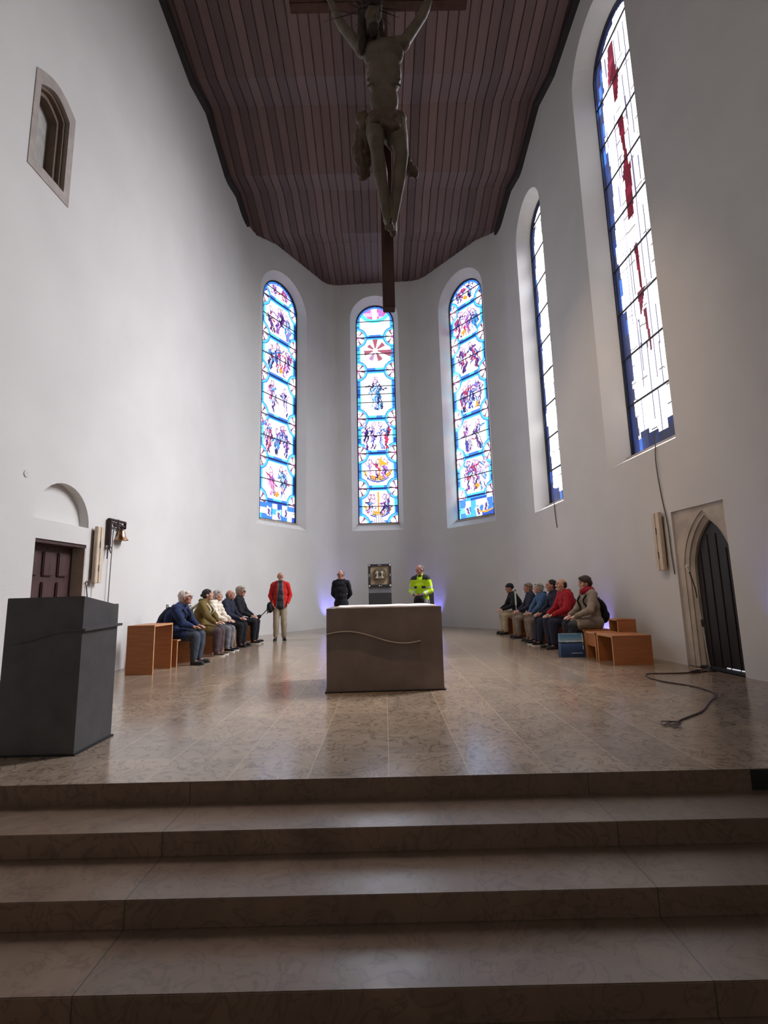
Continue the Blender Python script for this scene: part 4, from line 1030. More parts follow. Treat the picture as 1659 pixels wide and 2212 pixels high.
def limb_prims(J, g=0.0, upto='wr', scale=1.0):
    k = J['k']; out = []
    for n in 'LR':
        out.append(('c', J['sh'+n], J['el'+n], (.052*k+g)*scale, (.040*k+g)*scale))
        e = J['wr'+n] if upto == 'wr' else J['el'+n].lerp(J['wr'+n], upto)
        out.append(('c', J['el'+n], e, (.041*k+g)*scale, (.027*k+g*.75)*scale))
    return out
def torso_prims(J, g=0.0, hem=None):
    k = J['k']; f = J['fat']; p, c, n = J['pel'], J['chest'], J['neck']; out = []
    R = (n-p).normalized(); ax = Vector((1, 0, 0)); ay = R.cross(ax).normalized(); Rm = Matrix((ax, ay, R)).transposed()
    out += [('e', p+R*.02*k, (.165*k*f+g, .115*k*f+g, .13*k), Rm), ('e', p.lerp(c, .5)+ay*.01, (.150*k*f+g, .110*k*f+g, .17*k), Rm), ('e', c, (.168*k*f+g, .115*k*f+g, .19*k), Rm),
            ('e', c.lerp(n, .55), (.165*k*f+g, .095*k+g, .12*k), Rm), ('c', J['shL'].lerp(n, .1), J['shR'].lerp(n, .1), .055*k+g, .055*k+g), ('c', J['shL'].lerp(n, .55)+Vector((0, 0, .02)), J['shR'].lerp(n, .55)+Vector((0, 0, .02)), .045*k+g*.7, .045*k+g*.7)]
    return out
def leg_prims(J, g=0.0, ankle=True):
    k = J['k']; f = .6+.4*J['fat']; out = []
    for n in 'LR':
        a = J['an'+n]+Vector((0, 0, .03 if ankle else 0))
        out.append(('c', J['hip'+n], J['kn'+n], (.085*k)*f+g, .056*k*f+g)); out.append(('c', J['kn'+n], J['kn'+n].lerp(a, .4), .055*k*f+g, .056*k*f+g)); out.append(('c', J['kn'+n].lerp(a, .4), a, .055*k*f+g, .038*k+g))
    return out

def paint_face(me, H, Rm, k, mats_brow=3):
    """material slots: 0 skin, 1 eye, 2 lips, 3 brow"""
    Ri = Rm.transposed(); n = len(me.polygons); c = np.empty(n*3, dtype=np.float32); me.polygons.foreach_get('center', c); c = c.reshape(-1, 3)
    L = (c-np.array(H)) @ np.array(Ri).T / k
    mi = np.zeros(n, dtype=np.int32); front = L[:, 1] > .055
    for s in (-1, 1):
        mi[front & (((L[:, 0]-s*.030)/.014)**2+((L[:, 2]-.018)/.0065)**2 < 1)] = 1
        mi[front & (np.abs(L[:, 0]-s*.032) < .019) & (np.abs(L[:, 2]-.041) < .0045)] = 3
    mi[front & (np.abs(L[:, 0]) < .023) & (np.abs(L[:, 2]+.046) < .007) & (L[:, 1] > .08)] = 2
    me.polygons.foreach_set('material_index', mi)

def person(name, label, loc, heading, J, skin='skin', head=(0, 0), hair=None, top='navy', topopt=None, legs='dark_denim', shoes='leather_black', sole='sole_dark', curl=.5, group=None, extras=(), hat=None, handk=1.0, legg=.016, hidehands=False):
    root = empty('person', loc, math.radians(heading)-PI/2, label, 'person', group)
    topopt = topopt or {}
    k = J['k']; H = J['head']; Rm = rotm(math.radians(head[0]), math.radians(head[1]))
    vis = {}
    body = torso_prims(J)+limb_prims(J)+leg_prims(J)+[('c', J['neck']-Vector((0, 0, .03)), H+Rm @ Vector((0, -.015, -.03))*k, .052*k, .050*k)]+head_prims(H, Rm, k)
    for n, s in (('L', -1), ('R', 1)):
        palm = Vector((0, -.15, -1)) if J['kind'] == 'sit' else Vector((-s, 0, 0)) if abs(J['hd'+n].z) > .6 else Vector((0, -1, 0))
        body += hand_prims(J['wr'+n], J['hd'+n], palm, k*handk, s, curl)
        ft = J['an'+n]+(J['toe'+n]-J['an'+n])*.62; ft.z = .045; body += [('c', J['an'+n]-Vector((0, 0, .02)), ft, .030*k, .022*k)]
    me = grow(body, .0072, 2); paint_face(me, H, Rm, k)
    brow = M[hair[1]] if hair else M['hair_brown']
    link_mesh('body', me, [M[skin], M['eye'], M['lips'], brow], root, True)
    def P(x, y, z): return H+Rm @ Vector((x*k, y*k, z*k))
    # hair
    if hair:
        st, hm = hair; pr = []
        if st == 'short': pr = [('e', P(0, -.030, .044), (.085*k, .096*k, .086*k), Rm), ('e', P(0, -.058, -.01), (.070*k, .055*k, .065*k), Rm)]
        if st == 'full': pr = [('e', P(0, -.028, .052), (.094*k, .105*k, .092*k), Rm), ('e', P(0, -.060, .0), (.084*k, .065*k, .085*k), Rm), ('e', P(-.03, .045, .09), (.05*k, .035*k, .03*k), Rm), ('e', P(.03, .045, .09), (.05*k, .035*k, .03*k), Rm)]
        if st == 'bald': pr = [('e', P(0, -.050, .018), (.083*k, .064*k, .055*k), Rm), ('e', P(0, -.060, -.025), (.070*k, .050*k, .045*k), Rm), ('c', P(-.076, -.005, .025), P(-.072, -.05, .02), .012*k, .02*k), ('c', P(.076, -.005, .025), P(.072, -.05, .02), .012*k, .02*k)]
        if st == 'shaved': pr = [('e', P(0, -.024, .030), (.0775*k, .0900*k, .086*k), Rm)]
        if st == 'bun': pr = [('e', P(0, -.026, .046), (.088*k, .102*k, .090*k), Rm), ('e', P(0, -.055, -.012), (.076*k, .062*k, .075*k), Rm), ('e', P(0, -.125, .015), (.034*k, .034*k, .032*k), Rm), ('c', P(0, -.12, .01), P(0, -.155, .04), .012*k, .006*k), ('e', P(.02, .055, .075), (.045*k, .022*k, .025*k), Rm)]
        if st == 'fluffy': pr = [('e', P(0, -.025, .058), (.096*k, .104*k, .088*k), Rm), ('e', P(0, -.075, .012), (.084*k, .062*k, .080*k), Rm), ('e', P(0, .040, .10), (.058*k, .045*k, .034*k), Rm), ('c', P(.075, -.01, .03), P(.07, -.03, -.03), .018*k, .012*k), ('c', P(-.075, -.01, .03), P(-.07, -.03, -.03), .018*k, .012*k)]
        me = grow(pr, .008, 1, wrinkle=.006 if st != 'shaved' else .001, wscale=38, seed=len(label)); link_mesh('hair', me, M[hm], root, True)
    if hat == 'beanie':
        me = grow([('e', P(0, -.020, .058), (.090*k, .104*k, .080*k), Rm), ('e', P(0, -.045, .03), (.086*k, .080*k, .070*k), Rm)], .008, 2); link_mesh('beanie', me, M['black_cloth'], root, True)
        pts = [P(.091*math.cos(a), -.020+.104*math.sin(a), .045+.022*math.sin(a)) for a in [2*PI*i/20 for i in range(20)]]
        bm = NB(); tube(bm, pts, .013*k, 8, closed=True); obj('beanie_cuff', bm, M['black_cloth'], root, True)
    if hat == 'headband':
        for nm, dz, mm_, rr in (('headband', .045, 'reflective', .015), ('headband_stripe', .068, 'charcoal', .012)):
            pts = [P(.092*math.cos(a), -.026+.106*math.sin(a), dz+.026*math.sin(a)) for a in [2*PI*i/22 for i in range(22)]]
            bm = NB(); tube(bm, pts, rr*k, 8, closed=True); obj(nm, bm, M[mm_], root, True)
    # jacket or coat
    g = topopt.get('g', .022)
    pr = torso_prims(J, g)+limb_prims(J, g*.85, upto=.93)
    nk = J['neck']
    if J['kind'] == 'sit':
        if topopt.get('long'):
            for n in 'LR': pr.append(('c', J['hip'+n]+Vector((0, 0, .0)), J['hip'+n].lerp(J['kn'+n], topopt['long']), .10*k+g, .075*k+g))
            pr.append(('c', J['hipL'], J['hipR'], .11*k+g, .11*k+g))
    else:
        L = topopt.get('hem', .12)
        pr.append(('e', J['pel']-Vector((0, 0, L*.45)), (.170*k*J['fat']+g, .120*k*J['fat']+g, L+.04), None))
    if topopt.get('collar', True): pr.append(('c', nk+Vector((-.03, -.01, .0)), nk+Vector((.03, -.01, .0)), .062*k, .062*k))
    me = grow(pr, .0125, 2, wrinkle=topopt.get('wr', .010), wscale=11, seed=heading % 13, puff=topopt.get('puff'))
    jm = [M[top]]
    if topopt.get('paint'):
        jm += [M[x] for x in topopt['paint'][0]]
        n_ = len(me.polygons); c = np.empty(n_*3, dtype=np.float32); me.polygons.foreach_get('center', c); c = c.reshape(-1, 3)
        me.polygons.foreach_set('material_index', np.array(topopt['paint'][1](c, J), dtype=np.int32))
    link_mesh('jacket', me, jm, root, True)
    if topopt.get('hood'):
        hp = []
        for i in range(9):
            a = PI*(.05+.9*i/8); hp.append(('e', nk+Vector((.085*math.cos(a)*k, -.035-.06*math.sin(a), -.005+.030*math.sin(a))), (.042, .040, .040), None))
        me = grow(hp, .010, 2, wrinkle=.008, wscale=16); link_mesh('hood', me, M[topopt['hood']], root, True)
    # collar standing around the neck
    if topopt.get('stand_collar'):
        bm = NB(); pts = [nk+Vector((.068*math.cos(a), -.004+.066*math.sin(a), .022-.018*math.sin(a))) for a in [2*PI*i/18 for i in range(18)]]
        tube(bm, pts, .022*k, 8, closed=True); obj('collar', bm, M[topopt['stand_collar']], root, True)
    # trousers
    pr = leg_prims(J, legg)+[('e', J['pel'], (.170*k*(.6+.4*J['fat']), .125*k*(.6+.4*J['fat']), .12*k), None)]
    me = grow(pr, .0125, 2, wrinkle=.010, wscale=10, seed=3, floor=.03); link_mesh('trousers', me, M[legs], root, True)
    # shoes
    for n in 'LR':
        a, t = J['an'+n], J['toe'+n]; d = (t-a); d.z = 0; d.normalize(); base = Vector((a.x, a.y, 0))
        me = grow([('e', base+d*.0+Vector((0, 0, .055)), (.040*k, .048*k, .050*k), None), ('c', base+d*(-.02)+Vector((0, 0, .040)), base+d*.15*k+Vector((0, 0, .036)), .038*k, .036*k), ('c', base+Vector((0, 0, .05)), base+Vector((0, 0, .10)), .042*k, .038*k)], .008, 2, floor=.012)
        sh = link_mesh('shoe', me, M[shoes], root, True)
        bm = NB(); s_ = Vector((-d.y, d.x, 0)); o1 = []
        for i in range(20):
            A = 2*PI*i/20; r = .046*k; L = .085*k+.045*k
            o1.append(base+d*(.062*k+L*math.cos(A))+s_*(r*math.sin(A)*(1.0 if math.cos(A) > 0 else .85)))
        lo = [bm.verts.new(p+Vector((0, 0, .0))) for p in o1]; hi = [bm.verts.new(p+Vector((0, 0, .022))) for p in o1]
        bm.faces.new(lo[::-1]); bm.faces.new(hi)
        for i in range(20): bm.faces.new((lo[i], lo[(i+1) % 20], hi[(i+1) % 20], hi[i]))
        obj('sole', bm, M[sole], sh)
    for e in extras:
        if e == 'glasses':
            bm = NB()
            for s in (-1, 1):
                tube(bm, [P(s*.033+.021*math.cos(a), .103, .018+.016*math.sin(a)) for a in [2*PI*i/12 for i in range(12)]], .0028*k, 5, closed=True)
                tube(bm, [P(s*.054, .100, .020), P(s*.080, .01, .018)], .0026*k, 5)
            tube(bm, [P(-.012, .104, .02), P(.012, .104, .02)], .0028*k, 5); obj('glasses', bm, M['black_metal'], root)
        if e == 'sunglasses':
            bm = NB()
            for s in (-1, 1):
                ell_geo(bm, P(s*.032, .098, .018), (.024*k, .008*k, .018*k), Rm); tube(bm, [P(s*.054, .094, .022), P(s*.080, .01, .018)], .0035*k, 5)
            obj('sunglasses', bm, M['black_metal'], root)
        if e == 'beard':
            me = grow([('e', P(0, .045, -.075), (.050*k, .052*k, .036*k), Rm), ('e', P(0, .07, -.068), (.036*k, .030*k, .022*k), Rm)], .007, 1, wrinkle=.003, wscale=40); link_mesh('beard', me, M['hair_grey'], root, True)
        if isinstance(e, tuple) and e[0] == 'scarf':
            pr = []
            for i in range(12):
                a = 2*PI*i/12; pr.append(('e', nk+Vector((.088*math.cos(a), .0+.085*math.sin(a), .0+.012*math.sin(3*a))), (.052, .052, .058), None))
            for i in range(12):
                a = 2*PI*i/12+.2; pr.append(('e', nk+Vector((.070*math.cos(a), .0+.070*math.sin(a), .055)), (.036, .036, .036), None))
            pr.append(('c', nk+Vector((.10, -.05, -.04)), nk+Vector((.15, -.13, -.44)), .075, .065)); pr.append(('c', nk+Vector((.05, -.10, -.04)), nk+Vector((.09, -.14, -.36)), .050, .050))
            me = grow(pr, .010, 2, wrinkle=.012, wscale=18); link_mesh('scarf', me, M[e[1]], root, True)
        if isinstance(e, tuple) and e[0] == 'shirt':
            # open jacket: dark shirt front showing between the jacket edges
            c = J['chest']; me = grow([('e', c+Vector((0, .055, -.06)), (.088*k, .105*k, .30*k), None), ('c', nk+Vector((0, .03, -.05)), nk+Vector((0, .03, .0)), .06, .055)], .010, 2, wrinkle=.006, wscale=14); link_mesh('shirt', me, M[e[1]], root, True)
            for s in (-1, 1):
                bm = NB(); tube(bm, smooth_path([nk+Vector((s*.06, .055, .01)), c+Vector((s*.085, .135, .06)), c+Vector((s*.095, .150, -.12)), J['pel']+Vector((s*.10, .125, .02)), J['pel']+Vector((s*.11, .115, -.10))], 4), .010, 6); obj('jacket_edge', bm, M['reflective' if s < 0 else 'charcoal'], root, True)
        if isinstance(e, tuple) and e[0] == 'mark':
            bm = NB(); p = Vector(e[1]); tube(bm, smooth_path([p, p+Vector((0, .03, .008)), p+Vector((0, .06, .022))], 3), [.002]+[.0055]*5+[.002], 6); obj('chest_mark', bm, M['sole_white'], root)
    return root

def world_of(root, v): return Matrix.Translation(root.location) @ root.rotation_euler.to_matrix().to_4x4() @ Vector(v)

def backpack(root, J, label, m, sc_=1.0, lean=0.1, cat='backpack', dz=0.0, dy=0.0, name='backpack'):
    """rucksack on the wearer's back, built in the wearer's frame but a thing of its own"""
    c = J['chest']; p = c+Vector((0, -.20+dy, -.05+dz))
    t = empty(name, world_of(root, p), root.rotation_euler.z, label, cat)
    me = grow([('e', (0, 0, 0), (.145*sc_, .085*sc_, .22*sc_), rotm(0, -lean)), ('e', (0, -.01, -.10*sc_), (.150*sc_, .095*sc_, .13*sc_), rotm(0, -lean)), ('e', (0, -.08*sc_, -.09*sc_), (.10*sc_, .04*sc_, .09*sc_), None)], .011, 2, wrinkle=.008, wscale=12); link_mesh('pack_body', me, m, t, True)
    bm = NB(); tube(bm, [(-.03, .04, .15*sc_), (-.03, .04, .235*sc_), (.03, .04, .235*sc_), (.03, .04, .15*sc_)], .008, 6); obj('grab_loop', bm, M['black_cloth'], t)
    for s in (-1, 1):
        a = J['sh'+('L' if s < 0 else 'R')]-p
        bm = NB(); tube(bm, smooth_path([(s*.07, .05, .14*sc_), (s*.10, a.y-.03, a.z+.062), (s*.105, a.y+.10, a.z-.02), (s*.115, a.y+.14, a.z-.16), (s*.14, .10, -.16)], 5), .016, 6); obj('shoulder_strap', bm, m, t, True)
    return t

SIT = lambda **kw: skeleton('sit', **kw)
STD = lambda **kw: skeleton('stand', **kw)
def foot_z(): pass

# --- standing visitors
def open_front(c, J):
    mi = np.zeros(len(c), dtype=int); x = np.abs(c[:, 0]); z = c[:, 2]; w_ = .050+.035*np.clip((1.35-z)/.4, 0, 1)
    mi[(c[:, 1] > .03) & (x < w_)] = 1; mi[(c[:, 1] > .03) & (np.abs(x-w_-.008) < .009)] = 2
    return mi
J = STD(H=1.75, lean=.02, arms='pocket', fat=.98)
red = person('person', 'standing man in an open bright red jacket over a dark grey shirt with beige trousers', (-2.76, 13.36, 0), -78, J, 'skin_red', (18, 4), ('shaved', 'hair_grey'), 'bright_red', dict(g=.026, hem=.10, stand_collar='charcoal', paint=(('charcoal', 'mid_grey'), open_front)), 'beige_trousers', 'leather_black', extras=('beard',), legg=.022)
t = empty('shoulder_bag', world_of(red, (.26, .04, .86)), red.rotation_euler.z, 'black shoulder bag hanging at the hip of the man in the bright red jacket', 'shoulder bag')
me = grow([('e', (0, 0, 0), (.085, .13, .14), None), ('e', (0, 0, -.05), (.09, .14, .10), None)], .010, 2, wrinkle=.006, wscale=12); link_mesh('bag_body', me, M['black_cloth'], t, True)
bm = NB(); tube(bm, smooth_path([(0.0, .09, .08), (-.05, .12, .20), (-.10, .13, .40), (-.13, .08, .60), (-.14, -.04, .625), (-.10, -.16, .45), (-.03, -.12, .12)], 6), .011, 6); obj('bag_strap', bm, M['black_cloth'], t, True)

J = STD(H=1.76, lean=.02, arms='behind', fat=.90)
person('person', 'standing bald man with glasses in a long black coat, left behind the altar', (-1.14, 13.2, 0), -92, J, 'skin_red', (-38, -6), ('shaved', 'hair_darkgrey'), 'black_cloth', dict(g=.022, hem=.22, stand_collar='black_cloth'), 'black_cloth', 'leather_black', extras=('glasses',), legg=.02)

def hv(c, J):
    k = J['k']; z = c[:, 2]; mi = np.zeros(len(c), dtype=int)
    mi[(z > J['shL'].z-.02) & (np.abs(c[:, 0]) > .07)] = 2           # dark yoke on the shoulders
    mi[(np.abs(z-(J['pel'].z-.02)) < .035)] = 1                       # reflective band round the hem
    mi[z < J['pel'].z-.055] = 3                                        # grey lower edge
    for n in 'LR':
        e, w_ = np.array(J['el'+n]), np.array(J['wr'+n]); a = w_-e; t = ((c-e) @ a)/(a @ a); d = np.linalg.norm(c-(e+np.clip(t, 0, 1)[:, None]*a), axis=1)
        near = (d < .075*k) & (t > 0.05)
        mi[near & (t > .42) & (t < .62)] = 1; mi[near & (t >= .78)] = 3
        e2, w2 = np.array(J['sh'+n]), np.array(J['el'+n]); a2 = w2-e2; t2 = ((c-e2) @ a2)/(a2 @ a2); d2 = np.linalg.norm(c-(e2+np.clip(t2, 0, 1)[:, None]*a2), axis=1)
        mi[(d2 < .085*k) & (t2 > .62) & (t2 < .80) & (np.abs(c[:, 0]) > .17)] = 1
    mi[(c[:, 1] > .08) & (np.abs(z-1.22*k) < .030) & (np.abs(np.abs(c[:, 0])-.10) < .045)] = 2   # pocket flaps
    return mi
J = STD(H=1.80, lean=.04, arms='front', fat=.94)
hvp = person('person', 'standing man in a bright yellow high-visibility jacket, right behind the altar', (0.88, 12.2, 0), -112, J, 'skin_red', (-34, -14), ('shaved', 'hair_darkgrey'), 'hivis', dict(g=.028, hem=.10, wr=.014, stand_collar='charcoal', paint=(('reflective', 'charcoal', 'mid_grey'), hv)), 'mid_grey', 'leather_black', legg=.022)
t = empty('helmet_bag', world_of(hvp, (-.02, .25, .99)), hvp.rotation_euler.z, 'dark round bag held low in both hands by the man in the yellow jacket', 'bag')
me = grow([('e', (0, 0, -.03), (.13, .075, .14), None), ('e', (.04, .0, -.08), (.10, .07, .10), None)], .010, 2, wrinkle=.008, wscale=12); link_mesh('bag_body', me, M['black_cloth'], t, True)
bm = NB(); tube(bm, smooth_path([(-.06, 0, .08), (-.04, 0.0, .125), (.04, 0.0, .125), (.06, 0, .08)], 5), .010, 6); obj('bag_handle', bm, M['black_cloth'], t, True)

# --- seated row on the left, looking to the right
J = SIT(H=1.76, lean=.24, arms='knee', fat=1.18, sp=.86, thigh=.09)
l1 = person('person', 'seated white-haired man in a navy jacket with glasses, nearest in the left row', (-3.87, 9.10, 0), 0, J, 'skin_red', (0, 6), ('full', 'hair_white'), 'navy', dict(g=.034, stand_collar='navy', long=.62, wr=.014), 'slate_denim', 'charcoal', extras=('glasses',), legg=.022, curl=.3)
backpack(l1, J, 'dark navy backpack with a lavender side stripe on the back of the white-haired man', M['navy_dark'], 1.15, .45, dz=.02, dy=.02)
J = SIT(H=1.68, lean=.14, arms='knee', fat=1.04)
l2 = person('person', 'seated woman with dark pinned-up hair in an olive hooded coat and plum trousers', (-3.78, 10.30, 0), 2, J, 'skin', (2, 8), ('bun', 'hair_black'), 'olive', dict(g=.030, hood='olive', long=.75, wr=.012), 'plum', 'brown_shoe', 'sole_white', legg=.034, curl=.3)
backpack(l2, J, 'cream coloured rucksack behind the woman in the olive coat', M['cream'], .95, .2, dy=-.07)
J = SIT(H=1.66, lean=.10, arms='lap', fat=1.06, sp=.97)
person('person', 'seated grey-haired person in a cream quilted puffer jacket in the left row', (-3.78, 11.05, 0), -2, J, 'skin', (0, 4), ('full', 'hair_grey'), 'cream', dict(g=.036, hood='cream', puff=(.022, .085), wr=.004), 'mid_grey', 'black_cloth', 'sole_white', legg=.022, curl=.3)
J = SIT(H=1.72, lean=.10, arms='lap', fat=1.25, sp=.96)
person('person', 'seated balding man in a dark navy jacket with a small white chest mark, left row', (-3.78, 11.95, 0), -4, J, 'skin_red', (-6, 10), ('bald', 'hair_darkgrey'), 'navy_dark', dict(g=.034, stand_collar='navy_dark', long=.55, wr=.012), 'black_cloth', 'leather_black', legg=.026, extras=(('mark', (.17, .13, .90)),), curl=.3)
J = SIT(H=1.86, lean=.06, arms='lap', fat=1.05)
l5 = person('person', 'seated grey-haired person in a black jacket and sunglasses, farthest in the left row', (-3.72, 12.75, 0), 0, J, 'skin_red', (-8, -2), ('full', 'hair_sandy'), 'black_cloth', dict(g=.028, stand_collar='black_cloth', wr=.010), 'black_cloth', 'leather_black', 'sole_white', extras=('sunglasses',), legg=.02, curl=.6)
# mint bag and umbrella on the last person's lap
t = empty('cloth_bag', (-3.30, 12.72, .50), 0, 'pale mint cloth bag resting on the lap at the far end of the left row', 'bag')
me = grow([('e', (0, 0, 0), (.07, .12, .13), rotm(0, 0, .3)), ('e', (.03, 0, -.10), (.05, .10, .12), rotm(0, 0, .3))], .010, 2, wrinkle=.01, wscale=14); link_mesh('bag_body', me, M['mint'], t, True)
bm = NB(); tube(bm, smooth_path([(-.05, -.04, .08), (-.06, -.04, .15), (-.02, -.04, .16), (.02, -.04, .10)], 5), .006, 6); obj('bag_handle', bm, M['mint'], t, True)
t = empty('umbrella', (-3.27, 12.90, .60), 0, 'black folded umbrella with hooked handle on a lap at the left row far end', 'umbrella')
bm = NB(); tube(bm, smooth_path([(-.12, 0, -.16), (-.04, 0, -.06), (.06, 0, .03), (.13, 0, .06)], 5), [.03]*5+[.06]*6+[.045]*3+[.02]*2, 12); obj('canopy', bm, M['black_cloth'], t, True)
bm = NB(); tube(bm, smooth_path([(.10, 0, .04), (.19, 0, .12), (.25, 0, .18), (.30, 0, .19), (.31, 0, .15), (.27, 0, .11)], 6), .012, 8); obj('handle', bm, M['black_metal'], t, True)

# --- seated row on the right, looking to the left
J = SIT(H=1.78, lean=.20, arms='lap', fat=1.05, seat=.44, sp=.97)
person('person', 'seated man in a black beanie and beige trousers, farthest in the right row', (3.62, 13.72, 0), 182, J, 'skin_red', (4, -8), ('shaved', 'hair_darkgrey'), 'black_cloth', dict(g=.030, stand_collar='black_cloth'), 'beige_trousers', 'leather_black', hat='beanie', legg=.026, curl=.3)
J = SIT(H=1.70, lean=.08, arms='lap', fat=1.05, seat=.44)
r2_ = person('person', 'seated brown-grey haired person in dark navy beside the man in the black beanie', (3.66, 12.55, 0), 178, J, 'skin_red', (0, 0), ('full', 'hair_taupe'), 'navy_dark', dict(g=.030, stand_collar='navy_dark'), 'khaki_grey', 'charcoal', legg=.022, curl=.9)
t = empty('walking_stick', (3.33, 12.95, .0), 0, 'pale green and grey walking stick upright beside the man in the black beanie', 'walking stick')
bm = NB(); tube(bm, [(0, 0, 0.0), (0, 0, .62), (.0, 0, .98)], .010, 8); obj('shaft', bm, M['reflective'], t)
bm = NB(); tube(bm, [(0, 0, .78), (0, 0, 1.13)], .022, 8); obj('grip', bm, M['mint'], t)
bm = NB(); tube(bm, [(0, 0, 1.13), (0, 0, 1.17)], .024, 8); obj('cap', bm, M['black_metal'], t)
J = SIT(H=1.66, lean=.12, arms='knee', fat=1.10, seat=.44)
r3 = person('person', 'seated person in a blue hooded jacket with white and dark headband, right row', (3.68, 11.62, 0), 180, J, 'skin', (0, 4), ('full', 'hair_grey'), 'blue_jacket', dict(g=.036, hood='navy', long=.4), 'khaki_grey', 'charcoal', hat='headband', legg=.022, curl=.4)
t = empty('lap_bag', world_of(r3, (-.02, .26, .72)), r3.rotation_euler.z, 'black bag on the lap of the person in the blue jacket', 'bag')
me = grow([('e', (0, 0, 0), (.13, .08, .11), None), ('e', (0, .02, -.04), (.14, .08, .07), None)], .010, 2, wrinkle=.008, wscale=12); link_mesh('bag_body', me, M['black_cloth'], t, True)
bm = NB(); tube(bm, smooth_path([(-.05, 0, .09), (-.03, -.02, .15), (.03, -.02, .15), (.05, 0, .09)], 5), .009, 6); obj('bag_handle', bm, M['black_cloth'], t, True)
J = SIT(H=1.80, lean=.12, arms='lap', fat=1.05, seat=.44, legfwd=.06)
person('person', 'seated dark-haired man with white-soled shoes, half hidden behind the red jacket', (3.74, 10.90, 0), 180, J, 'skin_red', (0, -4), ('short', 'hair_black'), 'navy_dark', dict(g=.028, stand_collar='navy_dark'), 'dark_denim', 'black_cloth', 'sole_white', legg=.022)
J = SIT(H=1.82, lean=.14, arms='lap', fat=1.15, seat=.44)
person('person', 'seated balding man in a dark red hooded jacket and navy trousers in the right row', (3.74, 10.22, 0), 184, J, 'skin', (0, -4), ('bald', 'hair_brown'), 'red_jacket', dict(g=.036, hood='red_jacket', long=.25, wr=.014), 'dark_denim', 'charcoal', 'sole_dark', legg=.030, curl=.3)
J = SIT(H=1.82, lean=.08, arms='lap', fat=.98, seat=.45)
r6 = person('person', 'seated dark-haired person with dark red scarf and beige coat, nearest in right row', (3.80, 9.33, 0), 184, J, 'skin', (2, -6), ('fluffy', 'hair_brown'), 'beige_coat', dict(g=.030, long=.72, wr=.014), 'charcoal', 'brown_shoe', 'sole_dark', extras=(('scarf', 'dark_red_scarf'),), legg=.02, curl=.3)
backpack(r6, J, 'black backpack on the back of the person with the red scarf', M['black_cloth'], 1.0, .2, dz=-.04)

# ------------------------------------------------------------ carrier bag on the floor
t = empty('carrier_bag', (3.21, 8.94, 0), math.radians(0), 'blue paper carrier bag with a lake and mountain picture standing on the floor', 'carrier bag')
def bag_mat():
    m, nt, b = _nt('lake_picture_print'); N = nt.nodes.new; L = nt.links.new
    tc = N('ShaderNodeTexCoord'); sp = N('ShaderNodeSeparateXYZ'); L(tc.outputs['Object'], sp.inputs[0])
    nz = N('ShaderNodeTexNoise'); nz.inputs['Scale'].default_value = 22; nz.inputs['Detail'].default_value = 5; L(tc.outputs['Object'], nz.inputs[0])
    ma = N('ShaderNodeMath'); ma.operation = 'MULTIPLY_ADD'; ma.inputs[1].default_value = .03; L(nz.outputs['Fac'], ma.inputs[0]); L(sp.outputs[2], ma.inputs[2])
    mr = N('ShaderNodeMapRange'); mr.inputs['From Max'].default_value = .42; L(ma.outputs[0], mr.inputs['Value'])
    rp = N('ShaderNodeValToRGB'); e = rp.color_ramp.elements
    e[0].position = 0; e[0].color = (.012, .03, .075, 1); e[1].position = 1; e[1].color = (.07, .20, .36, 1)
    for p, c in ((.35, (.022, .05, .13)), (.58, (.05, .10, .24)), (.595, (.008, .018, .04)), (.64, (.008, .018, .04)), (.66, (.55, .62, .68)), (.72, (.20, .33, .42)), (.86, (.10, .24, .40))):
        q = e.new(p); q.color = (*c, 1)
    L(mr.outputs[0], rp.inputs[0]); L(rp.outputs[0], b.inputs['Base Color']); b.inputs['Roughness'].default_value = .35
    return m
bm = NB(); W2_, D2, H2 = .205, .075, .40
for (a, b_) in (((-W2_, -D2), (W2_, -D2)), ((W2_, -D2), (W2_, D2)), ((W2_, D2), (-W2_, D2)), ((-W2_, D2), (-W2_, -D2))):
    tp = .97
    bm.faces.new([bm.verts.new((a[0], a[1], 0)), bm.verts.new((b_[0], b_[1], 0)), bm.verts.new((b_[0]*tp, b_[1]*.55, H2)), bm.verts.new((a[0]*tp, a[1]*.55, H2))])
bm.faces.new([bm.verts.new(p) for p in ((-W2_, -D2, .001), (-W2_, D2, .001), (W2_, D2, .001), (W2_, -D2, .001))])
bmesh.ops.remove_doubles(bm, verts=bm.verts[:], dist=.0005)
obj('bag_body', bm, bag_mat(), t)
for s in (-1, 1):
    bm = NB(); tube(bm, smooth_path([(-.09, s*.035, H2-.02), (-.085, s*.035, H2+.06), (0, s*.035, H2+.075), (.085, s*.035, H2+.06), (.09, s*.035, H2-.02)], 5), .005, 6); obj('bag_handle', bm, M['black_cloth'], t, True)
def strip(x0, x1, z0, z1, nm, m):
    bm = NB(); y = lambda z: -D2*(1-.45*z/H2)-.0015
    bm.faces.new([bm.verts.new(p) for p in ((x0, y(z0), z0), (x1, y(z0), z0), (x1, y(z1), z1), (x0, y(z1), z1))]); return obj(nm, bm, m, t)
strip(.180, .190, .23, .385, 'white_edge', M['sole_white']); strip(.178, .190, .13, .20, 'white_edge', M['sole_white'])
strip(-.185, .10, H2-.008, H2-.001, 'white_edge', M['sole_white'])
# illegible small white lettering near the foot
rr = random.Random(2); bm = NB(); x = -.03
while x < .165:
    w_ = rr.choice((.004, .006, .008)); hh = rr.choice((.008, .008, .013)); z = .066
    y = -D2*(1-.45*z/H2)-.0015; bm.faces.new([bm.verts.new(p) for p in ((x, y, z), (x+w_, y, z), (x+w_, y+.0005, z+hh), (x, y+.0005, z+hh))]); x += w_+.003
o = obj('lettering', bm, M['sole_white'], t); o['kind'] = 'stuff'
# floor-side shoe tip beside the bag comes from the seated figure

